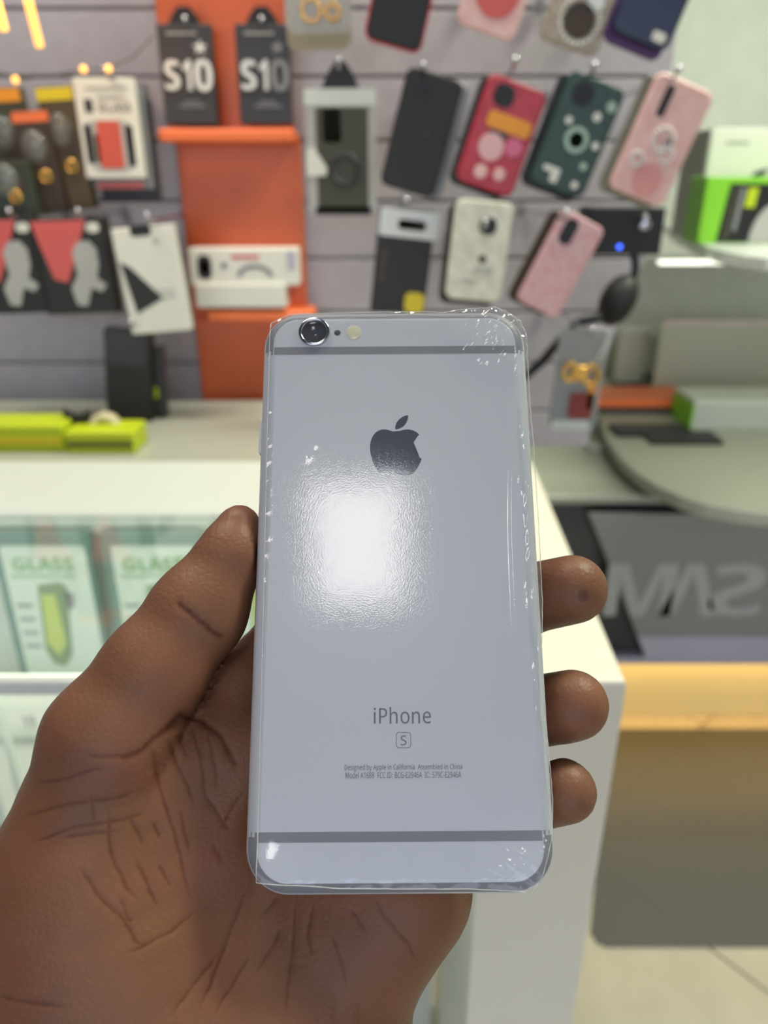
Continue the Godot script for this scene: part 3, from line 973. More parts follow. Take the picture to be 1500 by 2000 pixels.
	for v in [[-0.20, 0.08, 0.0115], [0.22, 0.05, 0.013]]:
		part("gold_ring", Geo.new().lathe(Vector3(v[0] * s.x, v[1] * s.y, 0.0), [[v[2], 0.0], [v[2], 0.006], [v[2] * 0.6, 0.006], [v[2] * 0.6, 0.0]], 24, 1.0, 1.25), M.gold, o)
	part("gold_bridge", Geo.new().box(Vector3(0.0, 0.07 * s.y, 0.003), Vector3(s.x * 0.34, 0.020, 0.005), 0.001), M.gold, o)
	face(o, "amber_strip", 0.30, -0.14, 0.14, 0.30, M.amber, 0.3)
	face(o, "red_patch", 0.12, -0.26, 0.50, 0.26, mat(Color(0.55, 0.22, 0.18), 0.5), 0.1)
	face(o, "foot_label", -0.05, -0.46, 0.75, 0.10, M.white, 0.1)
	part("hang_wire", Geo.new().tube([Vector3(0.02, s.y * 0.2, 0.004), Vector3(0.024, s.y * 0.32, 0.010), Vector3(0.028, s.y * 0.42, 0.014)], 0.0015, 6), M.silver, o)
	hook(1157, 655, 0.98, "hook holding the pack with gold rings")
	# glowing tubes for warm streaks reflected in glass, glowing beads for glints
	var warm := Color(1.0, 0.72, 0.36)
	for q in [[8, 18, 60, "glowing tube imitating a warm reflected streak at the top left corner"], [78, 40, 92, "glowing tube imitating a longer warm reflected streak beside the corner one"]]:
		var c := at(q[0], q[1], 0.92)
		var len := 0.10
		o = thing("reflected_streak", q[3], "reflection", Transform3D(Basis(Vector3.BACK, 0.10), at(q[0], q[2], 0.92)), "imitated warm reflections at the upper left")  # no lamp hangs here: the added glow imitates a reflection
		part("streak_tube", Geo.new().tube([Vector3(0, 0, 0), Vector3(0, len * 0.5, 0), Vector3(0, len, 0)], 0.0042, 10), glow(warm, 1.3), o)
		part("added_cord", Geo.new().tube([Vector3(0, len, 0), Vector3(0, len + 0.2, 0), Vector3(0, 2.75 - o.position.y, 0)], 0.0012, 6), M.black, o)
		var l := OmniLight3D.new()
		l.name = "streak_light"
		o.add_child(l)
		l.position = Vector3(0, len / 2, 0)
		l.light_color = warm
		l.light_energy = 0.006
		l.light_size = 0.004
		l.shadow_enabled = true
		l.omni_range = 8.0
		l.omni_attenuation = 2.0
	var string := thing("glint_beads", "string of small glowing beads imitating warm glints before the packs at the left", "glints")  # glowing beads put in for warm light spots and gold glints
	var pts := []
	for v: Vector2 in [Vector2(-40, 120), Vector2(30, 156), Vector2(98, 150), Vector2(163, 135), Vector2(212, 134), Vector2(262, 110), Vector2(300, 70)]:
		pts.append(at(v.x, v.y, 1.08))
	part("wire", Geo.new().tube(pts, 0.0008, 5), M.olive, string)
	for i in [1, 3, 4]:
		part("glint_bead", Geo.new().ball(pts[i], Vector3.ONE * 0.0045, 12), glow(warm, 1.6), string)


func make_counter_goods() -> void:
	var D := 0.685
	for k in 3:
		var cx: float = [102.0, 312.0, 512.0][k]
		var s := span(cx, 1190, 186, 299, D)
		var o := thing("screen_glass_box", ["pale green screen glass box under the counter glass, the left of those in view", "pale green screen glass box beside the thumb", "pale green screen glass box half hidden behind the phone"][k], "box", Transform3D(Basis(), Vector3(at(cx, 1186, D).x, 0, -D)), "screen glass boxes in the counter")
		o.set_meta("size", s)
		o.position.y = at(cx, 1339, D).y + s.y / 2
		part("box", Geo.new().box(Vector3(0, 0, -0.004), Vector3(s.x, s.y, 0.008), 0.001), mat(Color(0.42, 0.53, 0.50), 0.3), o)
		face(o, "front_card", 0.02, -0.02, 0.86, 0.88, mat(Color(0.82, 0.85, 0.81), 0.4), 0.03)
		write(o, "GLASS", 0.0, 0.31, 0.62, 0.085, mat(Color(0.50, 0.66, 0.46), 0.5), true, 0.0016)
		face(o, "print_line", -0.02, 0.235, 0.66, 0.02, mat(Color(0.62, 0.70, 0.62), 0.5)).position.z = 0.0006
		var pic := [Vector2(-0.10, 0.18), Vector2(0.14, 0.20), Vector2(0.20, 0.16), Vector2(0.12, -0.28), Vector2(0.02, -0.36), Vector2(-0.10, -0.34), Vector2(-0.16, -0.24)]
		shape_on(o, "phone_picture", pic, mat(Color(0.48, 0.56, 0.40), 0.4), 0.0012)
		shape_on(o, "yellow_glow", [Vector2(-0.08, 0.12), Vector2(0.06, 0.12), Vector2(0.08, -0.20), Vector2(-0.02, -0.28), Vector2(-0.12, -0.20)], mat(Color(0.74, 0.78, 0.40), 0.4), 0.0016)
		shape_on(o, "dark_mark", [Vector2(0.16, 0.14), Vector2(0.26, 0.13), Vector2(0.24, 0.04), Vector2(0.17, 0.02)], M.grey, 0.0012)
		for i in 4:
			face(o, "print_line", -0.28, 0.05 - 0.09 * i, 0.16, 0.02, M.grey).position.z = 0.0006
	# pale card on the lower level, numbered 19
	var low := at(60, 1442, 0.62).y
	var w := span(70, 1395, 330, 88, 0.62)
	var o := thing("price_card", "pale card with a small number 19 under the glass shelf", "card", Transform3D(Basis(), Vector3(at(40, 1395, 0.62).x, low + w.y / 2, -0.62)))
	o.set_meta("size", w)
	part("card", Geo.new().box(Vector3(0, 0, -0.003), Vector3(w.x, w.y, 0.006), 0.001), M.card, o)
	write(o, "19", 0.04, -0.12, 0.07, 0.26, M.grey)
	# yellow-green boxes on the back of the counter
	for q in [[40, 858, 180, 52, "lime green box lying behind the counter top, at the left edge", 0.96], [198, 866, 134, 42, "lime green box lying behind the counter top, next to the first", 0.955]]:
		var s := span(q[0], q[1], q[2], q[3], q[5])
		var b := at(q[0], q[1] + q[3] / 2, q[5])
		var t := thing("lime_box", q[4], "box", Transform3D(Basis(), Vector3(b.x, b.y, -q[5])), "lime boxes behind the counter")
		part("box", Geo.new().box(Vector3(0, s.y / 2, -0.03), Vector3(s.x, s.y, 0.06), 0.002), M.lime, t)
		part("lid_line", Geo.new().box(Vector3(0, s.y * 0.45, 0.0005), Vector3(s.x * 0.96, s.y * 0.2, 0.001), 0.0), M.olive if q[0] > 100 else M.yellow, t)
	# ledge that carries them
	o = thing("back_ledge", "pale ledge behind the counter top, below the slatted wall", "shelf")
	var ly := at(40, 884, 0.96).y
	part("board", Geo.new().box(Vector3(-0.68, ly - 0.008, -1.06), Vector3(1.3, 0.016, 0.33), 0.002), M.pale_top, o)
	# a small black clip and a cream roll beside them
	var c := at(152, 818, 1.0)
	o = thing("clip", "small black clip standing above the lime boxes", "clip", Transform3D(Basis(), Vector3(c.x, ly, c.z)))
	var top := c.y - ly
	part("jaw", Geo.new().slab(PackedVector2Array([Vector2(-0.012, 0), Vector2(0.012, 0), Vector2(0.018, top + 0.014), Vector2(0.006, top + 0.006), Vector2(-0.006, top + 0.006), Vector2(-0.018, top + 0.014)]), -0.006, 0.006, 0.001), M.black, o)
	c = at(206, 830, 1.0)
	o = thing("tape_roll", "cream roll of tape beside the black clip", "roll", Transform3D(Basis(), Vector3(c.x, ly + 0.022, c.z)))
	part("roll", Geo.new().lathe(Vector3.ZERO, [[0.022, -0.008], [0.022, 0.008], [0.012, 0.008], [0.012, -0.008], [0.022, -0.008]], 28), mat(Color(0.82, 0.78, 0.62), 0.5), o)


func make_right_goods() -> void:
	var lie := EYE.y - 0.11
	# boxed gadget on the upper shelf, and a green box before it
	var D := 1.60
	var a := at(1392, 250, D)
	var b := at(1660, 450, D)
	var o := thing("gadget_box", "tall white box with a dark blue curved picture, on the white wall shelf", "box", Transform3D(Basis(), Vector3((a.x + b.x) / 2, lie, -D)))
	var w := b.x - a.x
	var h := a.y - lie
	o.set_meta("size", Vector2(w, h))
	part("box", Geo.new().box(Vector3(0, h / 2, -0.07), Vector3(w, h, 0.14), 0.002), M.card, o)
	part("side_card", Geo.new().box(Vector3(-w / 2 - 0.0005, h / 2, -0.07), Vector3(0.002, h * 0.98, 0.135)), M.pale_grey, o)
	shape_on(o, "dark_curve", [Vector2(-0.24, 0.30), Vector2(-0.24, 0.52), Vector2(-0.19, 0.62), Vector2(-0.10, 0.66), Vector2(-0.15, 0.52), Vector2(-0.16, 0.30)], M.navy)
	shape_on(o, "print_line", [Vector2(-0.40, 0.86), Vector2(-0.26, 0.86), Vector2(-0.26, 0.89), Vector2(-0.40, 0.89)], M.pale_grey)
	var D2 := 1.50
	a = at(1382, 345, D2)
	b = at(1640, 450, D2)
	o = thing("gadget_box", "bright green box with a black picture panel, before the white box on the wall shelf", "box", Transform3D(Basis(), Vector3((a.x + b.x) / 2, lie, -D2)))
	w = b.x - a.x
	h = a.y - lie
	o.set_meta("size", Vector2(w, h))
	part("box", Geo.new().box(Vector3(0, h / 2, -0.04), Vector3(w, h, 0.08), 0.002), M.green, o)
	shape_on(o, "black_panel", [Vector2(-0.37, 0.02), Vector2(0.48, 0.02), Vector2(0.48, 0.90), Vector2(-0.33, 0.90)], M.black)
	shape_on(o, "lime_stripe", [Vector2(-0.33, 0.03), Vector2(-0.29, 0.03), Vector2(-0.27, 0.85), Vector2(-0.30, 0.85)], M.olive, 0.0012)
	shape_on(o, "print_patch", [Vector2(-0.21, 0.55), Vector2(-0.14, 0.55), Vector2(-0.13, 0.84), Vector2(-0.20, 0.84)], M.lime, 0.0012)
	shape_on(o, "print_patch", [Vector2(-0.27, 0.20), Vector2(-0.24, 0.20), Vector2(-0.22, 0.84), Vector2(-0.25, 0.84)], M.grey, 0.0012)
	var pic := []
	for i in 13:
		pic.append(Vector2(0.02 + 0.16 * cos(PI * i / 12.0), 0.02 + 0.60 * sin(PI * i / 12.0)))
	shape_on(o, "round_picture", pic, M.pale_grey, 0.0012)
	# on the low table
	var ty := EYE.y - 0.60
	# laptop, its lid towards us
	D = 2.2
	a = at(1293, 634, D)
	b = at(1760, 790, D)
	w = b.x - a.x
	h = a.y - ty
	o = thing("laptop", "open grey laptop seen from behind its lid, on the white table", "laptop", Transform3D(Basis(), Vector3((a.x + b.x) / 2, ty, -D)))
	part("lid", Geo.new().slab(moved(rrect(w, h, 0.008), Vector2(0, h / 2 + 0.006)), -0.008, 0.0, 0.002), M.laptop, o)
	part("lid_edge", Geo.new().box(Vector3(0, h + 0.004, -0.004), Vector3(w - 0.01, 0.012, 0.010), 0.002), M.laptop_edge, o, "pinkish lid edge")
	part("base", Geo.new().box(Vector3(0, 0.009, -0.125), Vector3(w, 0.016, 0.23), 0.003), M.charcoal, o)
	# second laptop, pale edge showing beside it
	a = at(1212, 640, 2.3)
	b = at(1250, 790, 2.3)
	o = thing("monitor", "grey flat monitor with a pale upper edge, left of the open laptop", "monitor", Transform3D(Basis(), Vector3((a.x + b.x) / 2, ty, -2.3)))
	w = b.x - a.x
	h = a.y - ty
	part("panel", Geo.new().slab(moved(rrect(w, h - 0.02, 0.006), Vector2(0, h / 2 + 0.01)), -0.02, 0.0, 0.002), M.laptop, o)
	part("top_edge", Geo.new().box(Vector3(0, h - 0.004, -0.010), Vector3(w - 0.004, 0.014, 0.024), 0.002), M.white, o)
	part("foot", Geo.new().box(Vector3(0, 0.011, -0.03), Vector3(w * 0.6, 0.022, 0.10), 0.002), M.charcoal, o)
	# flat orange box
	D = 2.03
	a = at(1165, 782, D)
	b = at(1352, 800, D)
	o = thing("flat_box", "flat bright orange box lying on the left of the white table", "box", Transform3D(Basis(), Vector3((a.x + b.x) / 2, ty, -D)))
	part("box", Geo.new().box(Vector3(0, 0.030, -0.07), Vector3(b.x - a.x, 0.022, 0.15), 0.002), M.tangerine, o)
	part("tray", Geo.new().box(Vector3(0, 0.010, -0.07), Vector3((b.x - a.x) * 0.9, 0.019, 0.13), 0.002), M.charcoal, o)
	# white box with a lime end
	D = 1.88
	a = at(1358, 784, D)
	b = at(1640, 842, D)
	o = thing("flat_box", "white box with a lime green end, right of the orange box", "box", Transform3D(Basis(), Vector3((a.x + b.x) / 2, ty, -D)))
	w = b.x - a.x
	h = a.y - ty
	part("box", Geo.new().box(Vector3(0, h / 2, -0.07), Vector3(w, h, 0.14), 0.002), mat(Color(0.72, 0.73, 0.70), 0.4), o)
	part("lid", Geo.new().box(Vector3(0, h - 0.002, -0.07), Vector3(w + 0.002, 0.008, 0.142), 0.001), M.white, o)
	part("lime_end", Geo.new().box(Vector3(-w / 2 - 0.001, h / 2 - 0.004, -0.07), Vector3(0.004, h - 0.012, 0.142)), M.green, o)
	# dark tablets lying before the boxes
	for q in [[1195, 1345, 826, 846, 1.86, "dark flat tablet lying before the orange box", 0.006], [1262, 1402, 838, 852, 1.80, "dark flat tablet lying before the white box", 0.005]]:
		a = at(q[0], q[3], q[4])
		b = at(q[1], q[3], q[4])
		o = thing("tablet", q[5], "tablet", Transform3D(Basis(), Vector3((a.x + b.x) / 2, ty, -q[4])), "dark tablets on the white table")
		var g := Geo.new()
		g.xf = Transform3D(Basis(Vector3.RIGHT, -PI / 2), Vector3.ZERO)
		g.slab(rrect(b.x - a.x, 0.09, 0.008), 0.001, 0.001 + q[6] * 1.5, 0.001)
		part("body", g, M.black, o)
		g = Geo.new()
		g.xf = Transform3D(Basis(Vector3.RIGHT, -PI / 2), Vector3.ZERO)
		g.slab(rrect(b.x - a.x - 0.012, 0.08, 0.004), 0.001, 0.0015 + q[6] * 1.5, 0.0)
		part("screen", g, M.charcoal, o)


# ---------------------------------------------------------------- the phone

const PW := 0.0671
const PH := 0.1383
const PR := 0.0034

func on_phone(px: float, py: float, z := 0.00355) -> Vector2:
	var inv := phone_frame.affine_inverse()
	var o := inv * EYE
	var r := inv.basis * ray(px, py)
	var p := o + r * ((z - o.z) / r.z)
	return Vector2(p.x, p.y)


func edge_gap(p: Vector2) -> float:  # how far inside the phone's outline
	var r := 0.0096
	var q := p.abs() - Vector2(PW / 2 - r, PH / 2 - r)
	return -(Vector2(maxf(q.x, 0), maxf(q.y, 0)).length() + minf(maxf(q.x, q.y), 0.0) - r)


func back_height(p: Vector2, more := 0.0) -> float:
	var d := clampf(edge_gap(p) + more, 0.0, PR)
	return 0.00015 + sqrt(PR * PR - (PR - d) * (PR - d))


# a thin plate on the phone's back; px is its outline in the frame
func emblem(px: Array, thick: float, m: Material, parent: Node, called: String, label := "") -> MeshInstance3D:
	var p := PackedVector2Array()
	for v: Vector2 in px:
		p.append(on_phone(v.x, v.y))
	var g := Geo.new()
	g.slab(p, 0.0035, 0.00355 + thick, 0.0)
	return part(called, g, m, parent, label)


func ribbon(path: Array, half: float, m: Material, parent: Node, label := "") -> void:
	var g := Geo.new()
	g.smooth()
	var rows := []
	for i in path.size():
		var d: Vector2 = (path[mini(i + 1, path.size() - 1)] - path[maxi(i - 1, 0)]).normalized()
		var nrm := Vector2(-d.y, d.x)
		var row := []
		for k in 5:
			var p: Vector2 = path[i] + nrm * half * (k - 2) / 2.0
			row.append(Vector3(p.x, p.y, back_height(p) + 0.00003))
		rows.append(row)
	for i in rows.size() - 1:
		for k in 4:
			g.quad(rows[i][k], rows[i + 1][k], rows[i + 1][k + 1], rows[i][k + 1])
	part("antenna_band", g, m, parent, label)


func along_path(pts: Array, py: float) -> float:
	for i in range(1, pts.size()):
		if py <= pts[i][1]:
			return lerpf(pts[i - 1][0], pts[i][0], clampf((py - pts[i - 1][1]) / (pts[i][1] - pts[i - 1][1]), 0, 1))
	return pts[-1][0]


func make_phone() -> void:
	var o := thing("smartphone", "silver metal smartphone held upright in the hand, its back outward, wrapped in loose clear film", "smartphone", phone_frame)
	var g := Geo.new()
	var rings := []
	for i in 17:
		var a := -PI / 2 + PI * i / 16
		rings.append([PR * (1.0 - cos(a)), PR * sin(a) + 0.00015 * signf(sin(a))])
	var outline := PackedVector2Array()
	for p in rrect(PW, PH, 0.0096, 14):
		outline.append(p)
	g.plate(outline, rings, true)
	part("housing", g, M.alu, o)
	g = Geo.new()
	g.slab(rrect(PW - 0.005, PH - 0.005, 0.0075, 8), -0.0040, -0.0035, 0.0002)
	part("screen", g, M.black_gloss, o)
	# antenna bands: one line across, one round each end
	for top: bool in [true, false]:
		var y := on_phone(780, 684).y if top else on_phone(780, 1634).y
		var line := []
		for i in 61:
			line.append(Vector2(lerpf(-PW / 2 + 0.0002, PW / 2 - 0.0002, i / 60.0), y))
		ribbon(line, 0.00105, M.band, o)
		var sg := 1.0 if top else -1.0
		var loop := []
		var ins := 0.0017
		var r := 0.0096 - ins
		var w := PW / 2 - ins
		var h := PH / 2 - ins
		for i in 9:
			loop.append(Vector2(-w, lerpf(y, sg * (h - r), i / 8.0)))
		for i in range(1, 15):
			loop.append(Vector2(-w + r, sg * (h - r)) + Vector2(-cos(PI / 2 * i / 14), sg * sin(PI / 2 * i / 14)) * r)
		for i in range(1, 30):
			loop.append(Vector2(lerpf(-w + r, w - r, i / 30.0), sg * h))
		for i in 15:
			loop.append(Vector2(w - r, sg * (h - r)) + Vector2(sin(PI / 2 * i / 14), sg * cos(PI / 2 * i / 14)) * r)
		for i in range(1, 9):
			loop.append(Vector2(w, lerpf(sg * (h - r), y, i / 8.0)))
		ribbon(loop, 0.00105, M.band, o)
	# camera
	var c := on_phone(614, 649)
	g = Geo.new()
	g.lathe(Vector3(c.x, c.y, 0.0035), [[0.0040, 0.0], [0.0040, 0.0005], [0.0038, 0.00075], [0.0035, 0.0008], [0.0032, 0.00055], [0.0031, 0.0002]], 48)
	var ring := part("camera_ring", g, M.steel, o, "raised bright metal camera ring")
	g = Geo.new()
	g.lathe(Vector3(c.x, c.y, 0.0035), [[0.0033, 0.0002], [0.0024, 0.00022], [0.0022, 0.00012], [0.0, 0.00012]], 40)
	var lens := part("lens", g, M.lens, ring)
	g = Geo.new()
	g.ball(Vector3(c.x + 0.0002, c.y - 0.0002, 0.00362), Vector3(0.0012, 0.0012, 0.00022), 20)
	part("lens_glass", g, M.lens_blue, ring)
	lens.set_meta("label", "dark blue glass lens")
	c = on_phone(659, 650)
	g = Geo.new()
	g.lathe(Vector3(c.x, c.y, 0.00352), [[0.00085, 0.0], [0.0008, 0.00005], [0.0, 0.00004]], 20)
	part("microphone_hole", g, M.dark, o)
	c = on_phone(691, 649.5)
	g = Geo.new()
	g.lathe(Vector3(c.x, c.y, 0.0035), [[0.00195, 0.0], [0.00195, 0.0001], [0.0018, 0.00014], [0.0009, 0.0002], [0.0, 0.00023]], 32)
	part("flash", g, M.flash, o, "round cream flash window")
	# emblem: a bitten fruit with a leaf
	var k := func(x: float, y: float) -> Vector2: return Vector2(700 + x / 9.375, 790 + y / 9.375)
	var p := PackedVector2Array([Vector2(680, 502)])
	curve(p, Vector2(890, 456), Vector2(740, 502), Vector2(800, 456))
	curve(p, Vector2(1115, 555), Vector2(980, 456), Vector2(1065, 495))
	curve(p, Vector2(1005, 770), Vector2(1045, 600), Vector2(1000, 680))
	curve(p, Vector2(1162, 995), Vector2(1010, 870), Vector2(1070, 960))
	curve(p, Vector2(1000, 1260), Vector2(1120, 1110), Vector2(1060, 1210))
	curve(p, Vector2(890, 1296), Vector2(965, 1288), Vector2(925, 1296))
	curve(p, Vector2(695, 1248), Vector2(820, 1296), Vector2(775, 1248))
	curve(p, Vector2(500, 1298), Vector2(620, 1248), Vector2(580, 1298))
	curve(p, Vector2(212, 790), Vector2(350, 1298), Vector2(212, 1010))
	curve(p, Vector2(470, 456), Vector2(212, 590), Vector2(320, 456))
	curve(p, Vector2(680, 502), Vector2(560, 456), Vector2(610, 502))
	p.remove_at(p.size() - 1)
	var px := []
	for v in p:
		px.append(k.call(v.x, v.y))
	var logo := emblem(px, 0.00003, M.mirror, o, "emblem", "mirror-polished emblem of a bitten fruit")
	p = PackedVector2Array([Vector2(675, 455)])
	curve(p, Vector2(910, 197), Vector2(655, 345), Vector2(770, 205))
	curve(p, Vector2(675, 455), Vector2(915, 330), Vector2(820, 455))
	p.remove_at(p.size() - 1)
	px = []
	for v in p:
		px.append(k.call(v.x, v.y))
	emblem(px, 0.00003, M.mirror, logo, "leaf")
	# print
	for t in [["iPhone", 730, 1381, 842, 1413], ["S", 782.5, 1436.5, 794, 1455.5], ["Designed by Apple in California  Assembled in China", 673, 1493, 903, 1505.5], ["Model A1688  FCC ID: BCG-E2946A  IC: 579C-E2946A", 675, 1508, 901, 1519]]:
		var a := on_phone(t[1], t[2])
		var b := on_phone(t[3], t[4])
		lettering(t[0], Vector3((a.x + b.x) / 2, (a.y + b.y) / 2, 0.00356), absf(b.x - a.x), absf(b.y - a.y), 0.00004, M.print, o)
	var s0 := on_phone(788, 1445.5)
	g = Geo.new()
	var out := rrect(0.00335, 0.0034, 0.0007)
	var inn := rrect(0.0031, 0.00315, 0.0006)
	for i in out.size():
		var j := (i + 1) % out.size()
		var z := 0.0036
		g.quad(Vector3(out[i].x + s0.x, out[i].y + s0.y, z), Vector3(out[j].x + s0.x, out[j].y + s0.y, z), Vector3(inn[j].x + s0.x, inn[j].y + s0.y, z), Vector3(inn[i].x + s0.x, inn[i].y + s0.y, z))
	part("letter_frame", g, M.print, o)
	var pb := on_phone(507, 856, 0.0)
	g = Geo.new()
	g.box(Vector3(-PW / 2 - 0.00015, pb.y, 0.0), Vector3(0.0007, 0.0089, 0.0026), 0.0003)
	part("power_button", g, M.silver, o)
	make_film(o)


func make_film(o: Node3D) -> void:
	var left := [[529, 612], [527, 660], [521, 900], [511, 1350], [502, 1725]]
	var right := [[1006, 600], [1027, 650], [1031, 700], [1038, 800], [1050, 950], [1057, 1090], [1061, 1175], [1058, 1260], [1066, 1400], [1073, 1480], [1081, 1565], [1076, 1640], [1060, 1700], [1042, 1742]]
	var top := [[0.0, 628], [0.08, 615], [0.3, 611], [0.62, 608], [0.70, 611], [0.76, 606], [0.93, 602], [0.965, 597], [1.0, 616]]
	var low := [[0.0, 1722], [0.12, 1728], [0.3, 1735], [0.5, 1736], [0.75, 1736], [0.95, 1738], [0.985, 1747], [1.0, 1740]]
	var nx := 150
	var ny := 260
	var noise := FastNoiseLite.new()
	noise.seed = 3
	noise.frequency = 1.0
	noise.fractal_octaves = 3
	var rows := []
	var g := Geo.new()
	for j in ny + 1:
		var t := float(j) / ny
		var row := []
		for i in nx + 1:
			var s := float(i) / nx
			var ty: float = 0
			var by: float = 0
			for q in range(1, top.size()):
				if s <= top[q][0]:
					ty = lerpf(top[q - 1][1], top[q][1], (s - top[q - 1][0]) / (top[q][0] - top[q - 1][0]))
					break
			for q in range(1, low.size()):
				if s <= low[q][0]:
					by = lerpf(low[q - 1][1], low[q][1], (s - low[q - 1][0]) / (low[q][0] - low[q - 1][0]))
					break
			var py := lerpf(ty, by, t)
			var pxx := lerpf(along_path(left, py), along_path(right, py), s)
			var p := on_phone(pxx, py)
			var d := edge_gap(p)
			var x := p.x * 1000.0
			var y := p.y * 1000.0
			var z := back_height(p, 0.0011) + 0.0003
			z += 0.000004 * noise.get_noise_2d(x * 0.3, y * 0.3)
			var side := smoothstep(0.0060, 0.0, PW / 2 - p.x) # the film bunches along the right edge
			z += side * (0.00055 * noise.get_noise_2d(x * 0.5 + 40, y * 0.08) + 0.00028 * noise.get_noise_2d(x * 0.8, y * 0.25))
			var fold := on_phone(1003 + 4 * sin(py * 0.011), py).x # a long crease near the right edge
			z += 0.00030 * exp(-pow((p.x - fold) / 0.0005, 2)) * smoothstep(700.0, 780.0, py) * smoothstep(1330.0, 1180.0, py)
			z += 0.00022 * exp(-pow((p.x - on_phone(1022 - 0.05 * (py - 1400), py).x) / 0.0006, 2)) * smoothstep(1380.0, 1450.0, py) * smoothstep(1640.0, 1580.0, py)
			var ends := smoothstep(0.0045, 0.0005, d) * (1.0 - side)
			z += ends * 0.00028 * noise.get_noise_2d(x * 0.22, y * 0.45 + 30)
			var corner := smoothstep(0.021, 0.003, p.distance_to(on_phone(1000, 612)))
			z += corner * (0.0011 + 0.0010 * noise.get_noise_2d((x + y) * 0.09, (x - y) * 0.35))
			var foot := smoothstep(0.016, 0.002, p.distance_to(on_phone(1050, 1735)))
			z += foot * (0.0012 + 0.0005 * noise.get_noise_2d((x - y) * 0.1, (x + y) * 0.3))
			z += 0.0012 * smoothstep(0.010, 0.001, p.distance_to(on_phone(515, 1715)))
			for bump in [[601, 770, 9, 34, 0.00012], [598, 890, 9, 9, 0.0002], [616, 870, 5, 5, 0.0001], [590, 884, 4, 4, 0.0001]]:
				z += bump[4] * exp(-pow((pxx - bump[0]) / bump[2], 2) - pow((py - bump[1]) / bump[3], 2))
			row.append(Vector3(p.x, p.y, z))
		rows.append(row)
	g.smooth()
	for j in ny:
		for i in nx:
			g.quad(rows[j + 1][i], rows[j + 1][i + 1], rows[j][i + 1], rows[j][i])
	var film := part("protective_film", g, M.film, o, "loose clear plastic film with crumpled edges")
	var rim := []
	for i in nx + 1:
		rim.append(rows[0][i])
	for j in range(1, ny + 1):
		rim.append(rows[j][nx])
	for i in range(nx - 1, -1, -1):
		rim.append(rows[ny][i])
	for j in range(ny - 1, -1, -1):
		rim.append(rows[j][0])
	g = Geo.new()
	g.tube(rim, 0.00010, 5)
	part("film_edge", g, M.film_edge, film)


# ---------------------------------------------------------------- the hand

var bones := []   # [a, b, ra, rb, group]
var joins := []   # how softly the bones of a group run together
var hand_x := Basis()

func zp(py: float) -> float:  # how far along the lens axis the middle of the phone lies
	return 1.0 / (5.11 + 0.000985 * (py - 614.0))


# a chain of joints [px, py, distance along the lens axis, radius in pixels]
func chain(group: int, joints: Array) -> void:
	for i in range(1, joints.size()):
		var p: Array = joints[i - 1]
		var q: Array = joints[i]
		bones.append([hand_x * (eye_point(p[0], p[1], p[2]) - EYE), hand_x * (eye_point(q[0], q[1], q[2]) - EYE), p[3] * p[2] / F, q[3] * q[2] / F, group])


func smin(a: float, b: float, k: float) -> float:
	var h := maxf(k - absf(a - b), 0.0) / k
	return minf(a, b) - h * h * k * 0.25


var ph_inv := Transform3D()

func phone_gap(p: Vector3) -> float:  # the phone as a rounded box, in the hand's axes
	var q := (ph_inv * p).abs() - Vector3(0.03375 - 0.0034, 0.06935 - 0.0034, 0.0002)
	return Vector3(maxf(q.x, 0), maxf(q.y, 0), maxf(q.z, 0)).length() + minf(maxf(q.x, maxf(q.y, q.z)), 0.0) - 0.0036


func hand_field(p: Vector3, some: Array) -> float:
	var g := PackedFloat32Array([9, 9, 9, 9, 9, 9, 9])
	for b: Array in some:
		var a: Vector3 = b[0]
		var ab: Vector3 = b[1] - a
		var t := clampf((p - a).dot(ab) / ab.length_squared(), 0.0, 1.0)
		var d := p.distance_to(a + ab * t) - lerpf(b[2], b[3], t)
		var n: int = b[4]
		g[n] = smin(g[n], d, joins[n])
	var d := g[0]
	for n in range(2, 6):
		d = smin(d, g[n], 0.006)
	d = smin(d, g[6], 0.012)
	d = smin(d, g[1], 0.0018)
	var k := phone_gap(p)
	return smin_max(d, -k, 0.0015)


func smin_max(a: float, b: float, k: float) -> float:
	var h := maxf(k - absf(a - b), 0.0) / k
	return maxf(a, b) + h * h * k * 0.25


func trace(px: float, py: float) -> Vector3:  # where the sight line through that spot meets the skin
	var r := hand_x * ray(px, py)
	var t := 0.12 / r.length()
	for i in 60:
		var d := hand_field(r * t, bones)
		t += d * 0.8 / r.length()
		if d < 0.0002 or t > 0.3:
			break
	return r * t


